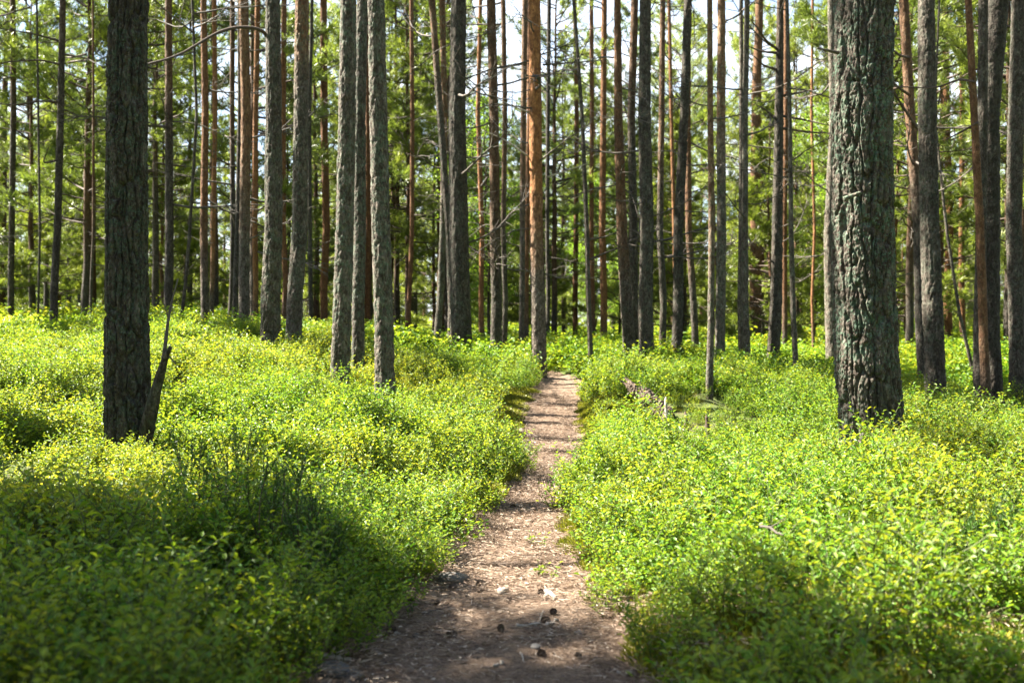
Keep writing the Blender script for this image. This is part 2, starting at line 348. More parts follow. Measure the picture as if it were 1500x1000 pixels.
def ground_mat():
    k = NT('forest_floor'); g = k.n('NewGeometry').outputs['Position']
    n1 = k.noise(g, 1.4, 5.); n2 = k.noise(g, 60., 5., .8); n3 = k.noise(g, 9., 4.)
    soil = k.ramp(n2, [(.3, (.035, .022, .014)), (.55, (.11, .07, .042)), (.75, (.26, .18, .12))])
    moss = k.ramp(n2, [(.3, (.035, .055, .006)), (.6, (.10, .13, .015)), (.8, (.2, .21, .03))])
    f = k.ramp(k.math('ADD', k.math('MULTIPLY', n1, .6), k.math('MULTIPLY', n3, .4)), [(.38, 0.), (.5, 1.)])
    c = k.mix(f, soil, moss)
    b = k.n('BsdfPrincipled', i_Roughness=.95); k.l(c, b.inputs['Base Color'])
    bu = k.n('Bump', i_Strength=1., i_Distance=.03); k.l(k.math('ADD', n2, n3), bu.inputs['Height']); k.l(bu.outputs[0], b.inputs['Normal'])
    k.l(b.outputs[0], k.out.inputs[0]); return k.m
def path_mat():
    k = NT('needle_path'); g = k.n('NewGeometry').outputs['Position']
    n1 = k.noise(g, 3.5, 4.); n2 = k.noise(k.mapping(g, (190, 80, 100)), 1., 4., .8); n3 = k.noise(k.mapping(g, (60, 130, 100)), 1., 5., .8)
    n4 = k.noise(g, 22., 5., .75)
    m = k.math('ADD', k.math('MULTIPLY', n2, .4), k.math('ADD', k.math('MULTIPLY', n3, .4), k.math('MULTIPLY', n4, .2)))
    c = k.ramp(m, [(.36, (.032, .019, .011)), (.46, (.105, .064, .038)), (.55, (.22, .147, .094)), (.68, (.41, .32, .235))])
    c = k.mix(k.ramp(n1, [(.45, 0.), (.7, .55)]), c, k.mix(1., c, (.55, .48, .42), 'MULTIPLY'))
    b = k.n('BsdfPrincipled', i_Roughness=.9); k.l(c, b.inputs['Base Color'])
    bu = k.n('Bump', i_Strength=1., i_Distance=.02); k.l(m, bu.inputs['Height']); k.l(bu.outputs[0], b.inputs['Normal'])
    k.l(b.outputs[0], k.out.inputs[0]); return k.m
M['ground'] = ground_mat(); M['path'] = path_mat()
s = np.linspace(-1, 1, 241); xs = np.sinh(s*5.6)/np.sinh(5.6)*420
xs = np.unique(np.concatenate([np.linspace(-9, 9, 181), xs[np.abs(xs) > 9.2]]))
t = np.linspace(0, 1, 90); ys = np.concatenate([np.linspace(-60, -4, 20)[:-1], np.linspace(-4, 18, 200)[:-1], 18+(np.exp(t*4.2)-1)/(math.exp(4.2)-1)*580])
g = obj('ground', grid_mesh('ground', xs, ys, lambda X, Y: ground_z(X, Y)-.02*(1-sstep(-.05, .3, np.abs(path_d(X, Y)[0])-path_d(X, Y)[1])), [M['ground']])); tag(g, 'mossy brown forest floor under the bilberry', 'ground', kind='structure')
# path: strip that follows the ground
yy = np.linspace(-6, 15.4, 420); uu = np.linspace(-1, 1, 29)
cx = np.interp(yy, PP[:, 0], PP[:, 1]); hw = np.interp(yy, PP[:, 0], PP[:, 2])
wob = .05*(vnoise(yy*2.3, yy*0, 4)-.3), .05*(vnoise(yy*2.1, yy*0+5, 6)-.3)
X = cx[:, None]+np.where(uu[None] < 0, (hw+.06+wob[0])[:, None], (hw+.06+wob[1])[:, None])*uu[None]; Yg = np.repeat(yy[:, None], len(uu), 1)
def path_surf(x, y): return ground_z(x, y)+.014+(fbm(x*5, y*5, 21)-.5)*.035+(fbm(x*22, y*22, 22)-.5)*.014
Z = path_surf(X, Yg)
Z -= .03*np.abs(uu[None])**10
mb = MB(); n = len(uu); i = np.arange(len(yy)-1)[:, None]*n; j = np.arange(n-1)[None]
mb.add(np.stack([X, Yg, Z], -1).reshape(-1, 3), np.stack([i+j, i+j+1, i+n+j+1, i+n+j], -1).reshape(-1, 4))
p = obj('path', mb.mesh('path', [M['path']], True)); tag(p, 'narrow trodden footpath of brown pine needles', 'path', kind='structure')
def path_z(x, y): return gz(x, y)+.015

# ------------------------------------------------------------------ trees
def bark_trunk(P, R, amp, seg, zfine, dz, seed, flare=.3, lobes=5):
    """trunk as one displaced tube; P centre line (m,3) from the foot up, R radii at those points"""
    L = np.concatenate([[0], np.cumsum(np.linalg.norm(np.diff(P, axis=0), axis=1))])
    zs = np.concatenate([np.arange(0, min(zfine, L[-1]), dz), np.arange(min(zfine, L[-1]), L[-1], max(.35, dz)), [L[-1]]])
    C = np.stack([np.interp(zs, L, P[:, i]) for i in range(3)], 1); r = np.interp(zs, L, R)
    a = np.arange(seg)*2*math.pi/seg
    A, Zz = np.meshgrid(a, zs); rr = r[:, None]*np.ones_like(A)
    base = np.exp(-np.maximum(Zz-.1, 0)/.22)
    rr = rr*(1+flare*base*(.7+.5*np.sin(A*lobes+seed)*np.sin(A*2+seed*2)))
    rm = float(r[:max(2, len(r)//3)].mean())
    th = A/(2*math.pi); per = max(5, int(round(2*math.pi*rm/.062))); cz = .5 if amp > .01 else .26
    wu = (fbm(th*per*.9, Zz*7, seed+3)-.5)*.95; wu = wu*sstep(0, .06, th)*(1-sstep(.94, 1., th)); wv = (vnoise(th*per*.8+40, Zz*5, seed+4)-.5)*1.2*sstep(0, .06, th)*(1-sstep(.94, 1., th))
    f1, f2, cid = voro(th*per+wu, Zz/cz+wv, seed, per)
    h = (1.9 if amp > .01 else 1.5)*(sstep(.0, .26, f2-f1)-1.)+(cid-.5)*.7
    per2 = int(per*1.8); g1, g2, gid = voro(th*per2+wu*1.6, Zz/.13+wv*2, seed+31, per2)
    h += (gid-.5)*.5+(sstep(0, .22, g2-g1)-1.)*.35
    per3 = per*5; g1, g2, gid = voro(th*per3+wu*1.2, Zz/.024+wv*4, seed+37, per3)
    h += (gid-.5)*1.1*vnoise(th*per, Zz*7, seed+8, per)
    h += (vnoise(th*per*7, Zz/.011, seed+7, per*7)-.5)*.7
    fade = np.clip(1.15-Zz/14, .3, 1)
    rr = rr+amp*h*fade*np.minimum(1, rr/.05)
    rr = np.maximum(rr, .004)
    d = np.stack([np.cos(A), np.sin(A), np.zeros_like(A)], -1)
    V = C[:, None]+rr[..., None]*d
    m = len(zs); i = np.arange(m-1)[:, None]*seg; j = np.arange(seg)[None]; k = (j+1) % seg
    q = np.stack([i+j, i+k, i+seg+k, i+seg+j], -1).reshape(-1, 4)
    mb = MB(); mb.add(V.reshape(-1, 3), q); return mb
def bent(p0, d0, L, n=7, wob=.12, up=0., rs=None):
    rs = rs or rng; P = [np.array(p0, float)]; d = unit(np.array(d0, float))
    for i in range(n-1):
        d = unit(d+rs.normal(size=3)*wob+np.array([0, 0, up])); P.append(P[-1]+d*L/(n-1))
    return np.array(P)
def dead_branch_mesh(seed, L=1.5, r=.012, twigs=7):
    rs = np.random.default_rng(seed); mb = MB()
    P = bent((0, 0, 0), (1, 0, rs.uniform(-.35, .25)), L, 9, .11, rs.uniform(-.03, .08), rs)
    tube(mb, P, np.linspace(r, r*.25, 9), 5)
    for q in range(twigs):
        t = rs.uniform(.25, .95); i = int(t*8); sd = rs.choice([-1, 1])
        d = unit(P[min(i+1, 8)]-P[i])+np.array([0, sd*rs.uniform(.4, 1.1), rs.uniform(-.5, .6)])
        T = bent(P[i], d, L*rs.uniform(.15, .45)*(1.15-t*.5), 6, .16, 0, rs); tube(mb, T, np.linspace(r*.45, r*.14, 6), 4)
        if rs.random() < .7:
            d = unit(T[-1]-T[-3])+rs.normal(size=3)*.6; T2 = bent(T[3], d, L*.14, 4, .2, 0, rs); tube(mb, T2, np.linspace(r*.25, r*.1, 4), 3)
    return mb.mesh('branch', [M['twig']], True)
BR = [dead_branch_mesh(100+i, 1.5, .011+.004*(i % 3), 5+i % 6) for i in range(12)]

def crown_mesh(seed, z0, z1, rmax, limbs, shape='pine', mats=None, tuft=9, tl=.15, tw=.016, dens=1., droop=0.):
    rs = np.random.default_rng(seed); mb = MB(); B = []; D = []; TT = []
    for i in range(limbs):
        t = (i+rs.random())/limbs; z = z0+(z1-z0)*t
        if shape == 'cone': L = rmax*(1.05-t)*rs.uniform(.7, 1.1)
        elif shape == 'pine': L = rmax*(math.sin(math.pi*min(1, .18+t*.82))**.7)*rs.uniform(.5, 1.15)
        else: L = rmax*math.sin(math.pi*(.12+t*.86))*rs.uniform(.6, 1.1)
        L = max(L, .25); a = rs.uniform(0, 6.283); el = rs.uniform(-.25, .35)+.5*t-droop
        P = bent((0, 0, z), (math.cos(a), math.sin(a), el), L, 8, .09, .06 if shape != 'cone' else .03, rs)
        tube(mb, P, np.linspace(.012+L*.009, .005, 8), 4, 0, False)
        nt = max(3, int(L*5*dens))
        for q in range(nt):
            u = rs.uniform(.3, 1); k = min(6, int(u*7)); sd = rs.choice([-1, 1])
            ax = unit(P[k+1]-P[k]); sv = np.array([-ax[1], ax[0], 0])
            d = ax*.7+sv*sd*rs.uniform(.3, 1.)+np.array([0, 0, rs.uniform(-.2, .5)])
            T = bent(P[k]+(P[k+1]-P[k])*(u*7-k), d, L*.32*rs.uniform(.5, 1.1)*(1.25-u*.6)+.12, 5, .12, .05, rs)
            tube(mb, T, np.linspace(.007, .003, 5), 3, 0, False)
            for w in np.linspace(.35, 1, max(3, int(4*dens))):
                kk = min(3, int(w*4)); pt = T[kk]+(T[kk+1]-T[kk])*(w*4-kk)
                B.append(pt+rs.normal(size=3)*.025); D.append(unit(T[kk+1]-T[kk])+np.array([0, 0, .25])); TT.append(rs.random())
        B.append(P[-1]); D.append(unit(P[-1]-P[-2])); TT.append(rs.random())
    B = np.array(B); D = np.array(D); TT = np.array(TT)
    n = len(B); Bb = np.repeat(B, tuft, 0); Dd = np.repeat(D, tuft, 0)+rs.normal(size=(n*tuft, 3))*.75
    Bb = Bb+unit(Dd)*.01; tt = np.clip(np.repeat(TT, tuft)*.6+rs.random(n*tuft)*.4, 0, 1)
    if shape == 'leafy':
        Bb = Bb+rs.normal(size=Bb.shape)*.09
        leaves(mb, Bb, Dd, rs.normal(size=Bb.shape)+np.array([0, 0, .8]), tl*rs.uniform(.7, 1.2, n*tuft), tw, 1, tt, .1)
    else: blades(mb, Bb, Dd, tl*rs.uniform(.7, 1.2, n*tuft), tw, 1, tt)
    return mb.mesh('crown', mats or [M['limb'], M['needle']])
# crowns well above the frame, sparse; whole pines for the depth of the wood
HIGH = [crown_mesh(10+i, 0, 4.5, 1.6, 13, 'pine', tuft=7, tl=.17, tw=.02, dens=.7) for i in range(3)]
SHADE = [crown_mesh(15+i, 0, 9., 1.5, 70, 'pine', tuft=10, tl=.19, tw=.03, dens=1.2) for i in range(2)]
LIGHT = [crown_mesh(18+i, 0, 9., 1.5, 60, 'pine', tuft=8, tl=.19, tw=.027, dens=1.1) for i in range(2)]
TALL = [crown_mesh(20+i, 6.+i*.8, 14+i*.7, 2.0, 50, 'pine', tuft=13, tl=.17, tw=.014, dens=1.) for i in range(4)]
LOW = [crown_mesh(30+i, 2.2+.5*i, 11+i*.8, 2.1, 64, 'pine', tuft=15, tl=.16, tw=.013, dens=1., droop=.1) for i in range(3)]
YOUNG = [crown_mesh(40+i, .6+.3*i, 6+i*1.1, 1.5, 60, 'cone', [M['limb'], M['young']], tuft=15, tl=.13, tw=.013, dens=1.3) for i in range(3)]
LEAFY = [crown_mesh(50+i, 1.2, 6.5+i, 1.6, 46, 'leafy', [M['limb'], M['birch']], tuft=8, tl=.055, tw=.038, dens=1.3) for i in range(2)]

def set_bark(o, st): o.color = (st[0]/20 if st[0] < 20 else 1.5, st[1], st[2], st[3]); return o
GROUP_MID = 'pines standing along the path'
CROWN_OFF = set()
tree_objs = []
for ti, (xt, xm, xb, yb, wb, wt, Y, st, off, label) in enumerate(TREES):
    bx = (xb-750)/F*Y; bz = gz(bx, Y)-.06
    zt = CAM+500/F*Y; zm = CAM+160/F*Y
    xT = (xt-750)/F*Y; xM = (xm-750)/F*Y
    zz = np.array([bz, bz+.5*(zm-bz), zm, .5*(zm+zt), zt]); co = np.polyfit([CAM-(yb-500)/F*Y, zm, zt], [bx, xM, xT], 2)
    xx = np.polyval(co, zz)
    hero = wb > 60; H = max(zt+2.5, 9+3*random.random()+wb*Y/F*12)
    sl = (xx[-1]-xx[-2])/(zz[-1]-zz[-2]); up = np.linspace(0, 1, 7)[1:]
    hz = zt+(H-zt)*up; hx = xT+sl*(hz-zt)*(1-.45*up)
    rb = wb*Y/F/2*.9; rt = wt*Y/F/2
    rad = np.concatenate([np.interp(zz, [zz[0], zz[-1]], [rb, rt]), rt*(1-up*.8)])
    wy = (np.cumsum(np.random.default_rng(ti).normal(size=11))*.02); wy -= wy[0]
    wx = np.random.default_rng(ti+900).normal(size=11)*.010*Y/10; wx[0] = 0
    P = np.stack([np.concatenate([xx, hx])-bx+wx, wy, np.concatenate([zz, hz])-bz], 1)
    root = thing('pine_tree', label, 'pine tree', (bx, Y, bz), GROUP_MID)
    if hero: mb = bark_trunk(P, rad, .0135 if wb > 80 else .0115, 300 if wb > 80 else 230, 3.4, .0072, ti*7+1, .24, 5)
    else:
        fine = Y < 12.6 and wb > 18
        mb = bark_trunk(P, rad, min(.008, .075*rb), int(np.clip(2*math.pi*rb/(.013 if fine else .02), 10, 84)), zt-bz+.3, .016 if fine else .035, ti*7+1, .22 if wb > 30 else .15)
    tr = set_bark(obj('trunk', mb.mesh('trunk', [M['bark']], True), root), st)
    tree_objs.append((root, P, rad, st))
    rs = np.random.default_rng(ti+50)
    # dead side branches, each a part
    nb = 0 if wb < 6 or hero or (Y < 12.8 and wb > 18) else int(rs.integers(4, 10) if Y > 12.8 else rs.integers(0, 3))
    if 'many dead side' in label: nb = 13
    if 'crooked dead' in label: nb = 12
    for q in range(nb):
        z = rs.uniform(1.6 if Y > 12.8 else 2.2, zt-bz+.8); x0 = np.interp(z, P[:, 2], P[:, 0]); y0 = np.interp(z, P[:, 2], P[:, 1]); a = rs.uniform(0, 6.283)
        r0 = np.interp(z, P[:, 2], rad)
        b = obj('branch', BR[rs.integers(12)], root, (x0+math.cos(a)*r0*.8, y0+math.sin(a)*r0*.8, z))
        sc = rs.uniform(.35, 1.15)*(.6 if Y < 12.8 else 1.); b.scale = (sc, sc, sc); b.rotation_euler = (rs.uniform(-.5, .5), rs.uniform(-.35, .3), a)
    if ti in (6, 8, 10, 11):
        c = obj('crown', SHADE[ti % 2], root, (0, 0, max(7.4, zt-bz+.6))); c.rotation_euler = (0, 0, ti*1.7); c.scale = (.95, .95, .62)
    elif wb > 8 and ti % 2:
        c = obj('crown', HIGH[ti % 3], root, (np.interp(H*.62, P[:, 2], P[:, 0]), 0, min(H-bz-4.2, H*.62))); c.rotation_euler = (0, 0, ti*1.7)
        sc = min(1., .55+wb*Y/F); c.scale = (sc, sc, 1.)
# special branches
def branch_through(root, pts, r0, r1, mat, name='branch', n=7, parent=None):
    P = np.array(pts)-np.array(root.location); L = np.linspace(0, 1, len(P)); t = np.linspace(0, 1, len(P)*4)
    Q = np.stack([np.interp(t, L, P[:, i]) for i in range(3)], 1)
    for _ in range(2): Q[1:-1] = (Q[:-2]+2*Q[1:-1]+Q[2:])/4
    rr = np.linspace(r0, r1, len(Q))*(1+.12*rng.normal(size=len(Q))*.5)
    mb = MB(); tube(mb, Q, rr, n); return obj(name, mb.mesh(name, [mat], True), parent or root)
rootc = tree_objs[10][0]
branch_through(rootc, [at(395, 60, 11.5), at(386, 46, 11.4), at(372, 41, 11.2), at(345, 40, 11.), at(318, 48, 10.8), at(293, 63, 10.6), at(268, 78, 10.4), at(243, 88, 10.2), at(205, 97, 10.)], .022, .011, M['limb'])
ro = tree_objs[1][0]
st_ = branch_through(ro, [at(205, 690, 6.25), at(213, 640, 6.2), at(222, 600, 6.15), at(229, 570, 6.13), at(236, 545, 6.1), at(243, 522, 6.08), at(250, 508, 6.06)], .056, .011, M['bark'], 'side_stem', 14)
set_bark(st_, (30, 0, .5, .5))
branch_through(ro, [at(238, 540, 6.1), at(241, 515, 6.1), at(244, 490, 6.12), at(247, 465, 6.14), at(252, 440, 6.16), at(261, 408, 6.18)], .016, .004, M['twig'], 'dead_twig', 8, st_)
branch_through(ro, [at(246, 520, 6.08), at(252, 526, 6.06), at(258, 534, 6.04)], .006, .003, M['twig'], 'dead_twig', 5, st_)
branch_through(ro, [at(247, 470, 6.14), at(243, 452, 6.12), at(238, 440, 6.1)], .005, .002, M['twig'], 'dead_twig', 5, st_)
rh = tree_objs[50][0]
branch_through(rh, [at(1228, 78, 6.2), at(1212, 74, 6.15), at(1197, 71, 6.1)], .012, .004, M['twig'], 'branch_stub', 6)
for pts in ([(1236, 292), (1250, 286), (1262, 282)], ):
    branch_through(rh, [at(a, b, 6.3-.2-.012*i) for i, (a, b) in enumerate(pts)], .016, .01, M['bark'], 'branch_stub', 8)
r1 = tree_objs[0][0]
for pts in ([(88, 95), (60, 88), (25, 90), (-20, 95)], [(85, 60), (50, 50), (0, 42)], [(90, 150), (60, 148), (20, 155), (-20, 150)], [(95, 80), (125, 85), (150, 98)], [(83, 235), (62, 240), (72, 215), (85, 232)][:3]):
    branch_through(r1, [at(a, b, 15-.3*i) for i, (a, b) in enumerate(pts)], .018, .006, M['limb'])
r46 = tree_objs[45][0]
for pts in ([(1138, 72), (1122, 60), (1110, 42), (1100, 30)], [(1138, 78), (1115, 76), (1096, 68)], [(1136, 102), (1118, 96), (1104, 82)], [(1134, 172), (1120, 160), (1108, 154)], [(1148, 140), (1170, 136), (1200, 130)], [(1146, 170), (1180, 176), (1215, 184)], [(1146, 188), (1185, 194), (1230, 196)]):
    branch_through(r46, [at(a, b, 16-.2*i) for i, (a, b) in enumerate(pts)], .024, .007, M['limb'])
r52 = tree_objs[51][0]
for pts in ([(1334, 85), (1318, 82), (1306, 72)], [(1333, 140), (1318, 130), (1304, 118)], [(1344, 190), (1328, 165), (1312, 140), (1300, 120)]):
    branch_through(r52, [at(a, b, 14-.2*i) for i, (a, b) in enumerate(pts)], .022, .01, M['limb'])
r58 = tree_objs[57][0]
for pts in ([(1428, 120), (1405, 116), (1370, 130), (1310, 127)], [(1432, 180), (1405, 195), (1385, 205)]):
    branch_through(r58, [at(a, b, 10+.2*i) for i, (a, b) in enumerate(pts)], .014, .006, M['limb'])
r29 = tree_objs[28][0]
for pts in ([(788, 168), (760, 160), (733, 147)], [(775, 230), (740, 205), (705, 190)], [(795, 95), (840, 92), (890, 88)], [(800, 260), (830, 250), (860, 240)]):
    branch_through(r29, [at(a, b, 13.6-.1*i) for i, (a, b) in enumerate(pts)], .014, .005, M['pale_wood'] if pts[0][1] > 150 else M['twig'])

# --- depth of the wood: whole trees, copied
def copy_tree(o):
    c = o.copy(); COL.objects.link(c)
    for ch in o.children:
        d = ch.copy(); COL.objects.link(d); d.parent = c
    return c
def far_trunk(seed, H, r, dead=10):
    rs = np.random.default_rng(seed); z = np.linspace(0, H, 14)
    P = np.stack([np.cumsum(rs.normal(size=14))*.03, np.cumsum(rs.normal(size=14))*.03, z], 1); P[:, :2] -= P[0, :2]
    mb = bark_trunk(P, r*(1-.85*z/H), .006, 12, H, .25, seed, .15)
    for q in range(dead):
        zz = rs.uniform(1.4, H*.55); a = rs.uniform(0, 6.283); p0 = np.array([np.interp(zz, z, P[:, 0]), np.interp(zz, z, P[:, 1]), zz])
        B = bent(p0, (math.cos(a), math.sin(a), rs.uniform(-.3, .3)), rs.uniform(.5, 1.7), 6, .14, 0, rs); tube(mb, B, np.linspace(.013, .005, 6), 4, 1)
        for w in range(3):
            i = rs.integers(2, 5); T = bent(B[i], unit(B[i+1]-B[i])+rs.normal(size=3)*.6, rs.uniform(.2, .6), 4, .2, 0, rs); tube(mb, T, np.linspace(.006, .003, 4), 3, 1)
    return mb.mesh('trunk', [M['bark'], M['twig']], True)
KINDS = []
for i in range(4): KINDS.append(('pine_tree', TALL[i], far_trunk(60+i, 15+i*.7, .13+.01*i, 14), 'pine tree', 'tall slender pine with bare lower trunk in the far wood', 'tall pines in the far wood'))
for i in range(3): KINDS.append(('pine_tree', LOW[i], far_trunk(70+i, 11+i*.8, .10, 9), 'pine tree', 'bushy green pine branched low down in the far wood', 'low branched pines in the far wood'))
for i in range(3): KINDS.append(('young_pine', YOUNG[i], far_trunk(80+i, 6+i*1.1, .06, 2), 'pine tree', 'young yellow green pine among the far trunks', 'young pines among the far trunks'))
for i in range(2): KINDS.append(('birch_tree', LEAFY[i], far_trunk(90+i, 6.5+i, .05, 2), 'birch tree', 'small leafy light green tree among the far pines', 'small leafy trees among the far pines'))
protos = []
def plant_tree(kind, x, y, sc, rz, st):
    name, cm, tm, cat, lab, grp = KINDS[kind]
    r = thing(name, lab, cat, (x, y, gz(x, y)-.05), grp, rz); r.scale = (sc, sc, sc)
    set_bark(obj('trunk', tm, r), st); obj('crown', cm, r); return r
FAR = []
taken = [(s_[0], s_[1]) for s_ in SOIL]
rs = np.random.default_rng(5)
def try_far(n, y0, y1, kinds, mind, xr=.60, xo=3, pw=1.):
    c = 0; g = 0
    while c < n and g < n*60:
        g += 1; y = y0+(y1-y0)*rs.random()**pw; x = rs.uniform(-1, 1)*(xr*y+xo)
        if all((x-a)**2+(y-b)**2 > mind**2 for a, b in taken):
            taken.append((x, y)); k = rs.choice(kinds)
            red = rs.random() < .55
            plant_tree(k, x, y, rs.uniform(.85, 1.2), rs.uniform(0, 6.28), ((.8 if red else 4), .7 if red else .3, .2, rs.uniform(.4, .8))); c += 1
try_far(20, 21, 34, [0, 1, 2, 3, 4, 5], 2.1)
try_far(42, 20, 42, [7, 8, 9, 10, 11, 7, 8, 9, 4, 5], 1.6)
try_far(46, 33, 52, [0, 2, 4, 5, 6, 7, 8, 9], 1.9)
try_far(74, 48, 78, [1, 4, 5, 6, 4, 5, 8, 9, 7, 8], 2.)

rs = np.random.default_rng(11)
def try_px(n, p0, p1, y0, y1, kinds):
    c = 0; g = 0
    while c < n and g < 900:
        g += 1; y = rs.uniform(y0, y1); x = (rs.uniform(p0, p1)-750)/F*y
        if all((x-a)**2+(y-b)**2 > 1.3**2 for a, b in taken):
            taken.append((x, y)); plant_tree(rs.choice(kinds), x, y, rs.uniform(.85, 1.1), rs.uniform(0, 6.28), (2, .5, .2, rs.uniform(.4, .7))); c += 1
try_px(7, -60, 480, 20, 29, [4, 5, 0, 4, 1])
try_px(6, 1290, 1530, 17, 26, [4, 5, 6, 4])
try_px(5, 480, 700, 24, 34, [4, 5, 6])
try_px(8, 790, 1225, 27, 38, [4, 5, 6, 5, 6])
try_px(6, 700, 1225, 24, 34, [7, 8, 9, 10, 11])
# every tree of the far wood gets a label that says between which near trunks it is seen and how far back
LAND = [(188, 'the mossy trunk'), (360, 'the brown cluster'), (431, 'the curved branch'), (530, 'the pale trio'), (677, 'the thick trunk'), (790, 'the orange trunk'), (866, 'the leaning pole'), (940, 'the dark group'),
        (1039, 'the thin pine'), (1135, 'the crooked pine'), (1278, 'the biggest trunk'), (1371, 'the grey pine'), (1460, 'the dark pair')]
KP = {'tall slender': ('tall slender bare stemmed far pine', 'slender far pines'), 'bushy green ': ('bushy low branched far pine', 'bushy far pines'), 'young yellow': ('young yellow green pine', 'young pines'), 'small leafy ': ('small leafy light green tree', 'small leafy trees')}
ORD = ['nearest', 'second nearest', 'third nearest', 'fourth nearest', 'fifth nearest', 'sixth nearest', 'seventh nearest', 'eighth nearest', 'ninth nearest', 'tenth nearest']
GAP = {}
for o in COL.objects:
    if o.get('group') in [k_[5] for k_ in KINDS]:
        px = 750+o.location.x/o.location.y*F; i = sum(px > l_[0] for l_ in LAND)
        if -25 < px < 1525: where = 'left of '+LAND[0][1] if i == 0 else ('right of '+LAND[-1][1] if i == len(LAND) else 'between %s and %s' % (LAND[i-1][1], LAND[i][1]))
        else: where = 'beyond the left edge' if px < 0 else 'beyond the right edge'
        GAP.setdefault((o['label'][:12], where), []).append(o)
for (kd, where), L_ in GAP.items():
    L_.sort(key=lambda o: o.location.y)
    for i, o in enumerate(L_):
        o['label'] = ('%s %s' % (KP[kd][0], where) if len(L_) == 1 else '%s of the %s %s' % ('farthest' if i == len(L_)-1 else ORD[min(i, 9)], KP[kd][1], where))
# pines left of the frame whose shade falls into it
for i, (x, y, r, H, c0, cs, lab) in enumerate((
    (-6.5, 3.45, .17, 8.4, 3.2, 1.2, 'branchy pine left of the frame shading the near bilberry'), (-8.6, 4.15, .16, 9.4, 4.2, 1.2, 'second branchy pine left of the frame further from the path'), (-5.0, 2.6, .15, 8.4, 3.6, 1.1, 'branchy pine left of the frame closest to the camera'),
    (-6.6, 5.2, .08, 6.3, 3., .8, 'small branchy pine left of the frame'),
    (-6.3, 7.27, .24, 17, 11., 1., 'thick pine left of the frame in line with the mossy trunk'), (-5.6, 5.65, .075, 13, 10., .7, 'thin pole pine left of the frame'),
    (-10.6, 14.3, .15, 11, 3.4, 1.0, 'branchy pine on the mound beyond the left edge'), (-12.3, 15.4, .15, 11.5, 3.4, 1.15, 'second branchy pine on the mound beyond the left edge'), (-13.6, 16.9, .16, 12, 3.2, 1.2, 'third branchy pine on the mound beyond the left edge'), (-7.0, 8.6, .16, 17, 9.5, 1.15, 'tall pine beyond the left edge near the bright mound'))):
    z = np.linspace(0, H, 16); P = np.stack([.03*np.sin(z+i), .03*np.cos(z*.8+i), z], 1)
    r0 = thing('pine_tree', lab, 'pine tree', (x, y, gz(x, y)-.05), 'pines left of the frame')
    set_bark(obj('trunk', bark_trunk(P, r*(1-.8*z/H), .008, 26, 4, .08, 500+i).mesh('trunk', [M['bark']], True), r0), (6, .4, .4, .7))
    c = obj('crown', (SHADE if i < 2 else LIGHT)[i % 2] if c0 < 5 else HIGH[i % 3], r0, (0, 0, c0)); c.scale = (cs, cs, (H-c0)/(9. if c0 < 5 else 5.)); c.rotation_euler = (0, 0, i*2.1)
# --- geometry nodes scatter of shared meshes on a point cloud
def scatter(name, pts, rot, scl, idx, meshes, mat=None):
    src = bpy.data.collections.new(name+'_kinds')
    for i, m in enumerate(meshes):
        src.objects.link(bpy.data.objects.new('%s_kind_%02d' % (name, i), m))
    me = bpy.data.meshes.new(name); me.vertices.add(len(pts)); me.vertices.foreach_set('co', np.asarray(pts, np.float32).ravel())
    for nm, ty, arr, key in (('rot', 'FLOAT_VECTOR', rot, 'vector'), ('scl', 'FLOAT_VECTOR', scl, 'vector'), ('idx', 'INT', idx, 'value')):
        me.attributes.new(nm, ty, 'POINT').data.foreach_set(key, np.asarray(arr, np.int32 if ty == 'INT' else np.float32).ravel())
    o = obj(name, me); ng = bpy.data.node_groups.new(name, 'GeometryNodeTree')
    ng.interface.new_socket('Geometry', in_out='INPUT', socket_type='NodeSocketGeometry'); ng.interface.new_socket('Geometry', in_out='OUTPUT', socket_type='NodeSocketGeometry')
    N = ng.nodes.new; i_ = N('NodeGroupInput'); o_ = N('NodeGroupOutput'); inst = N('GeometryNodeInstanceOnPoints'); ci = N('GeometryNodeCollectionInfo')
    m2p = N('GeometryNodeMeshToPoints')
    ci.inputs['Collection'].default_value = src; ci.inputs['Separate Children'].default_value = True; ci.inputs['Reset Children'].default_value = True
    def attr(nm, ty):
        a = N('GeometryNodeInputNamedAttribute'); a.data_type = ty; a.inputs['Name'].default_value = nm; return a.outputs['Attribute']
    L = ng.links.new; L(i_.outputs[0], m2p.inputs['Mesh']); L(m2p.outputs[0], inst.inputs['Points']); L(ci.outputs[0], inst.inputs['Instance'])
    inst.inputs['Pick Instance'].default_value = True
    L(attr('idx', 'INT'), inst.inputs['Instance Index']); L(attr('scl', 'FLOAT_VECTOR'), inst.inputs['Scale'])
    e2r = N('FunctionNodeEulerToRotation'); L(attr('rot', 'FLOAT_VECTOR'), e2r.inputs[0]); L(e2r.outputs[0], inst.inputs['Rotation'])
    L(inst.outputs[0], o_.inputs[0]); md = o.modifiers.new('scatter', 'NODES'); md.node_group = ng
    return o
# far wood that reads as one mass
n = 420; rs = np.random.default_rng(12)
yy = 62+88*rs.random(n)**1.3; xx = rs.uniform(-1, 1, n)*(yy*.6+8)
pts = np.stack([xx, yy, ground_z(xx, yy)-.1], 1); idx = rs.choice([0, 1, 2, 3, 3, 4, 4, 5, 5, 6, 7, 8, 9], n); sc = rs.uniform(.7, 1.05, n)*np.where(idx > 2, 1.25, 1.)*np.where((idx >= 3) & (idx <= 5), 1.25, 1.)
o = scatter('distant_wood', pts, np.stack([xx*0, xx*0, rs.uniform(0, 6.28, n)], 1), np.stack([sc, sc, sc], 1), idx, LOW+YOUNG+LEAFY[:1]+[KINDS[i][2] for i in (4, 5, 6)])
tag(o, 'dense far pine wood closing off the view behind the trunks', 'forest', kind='stuff')

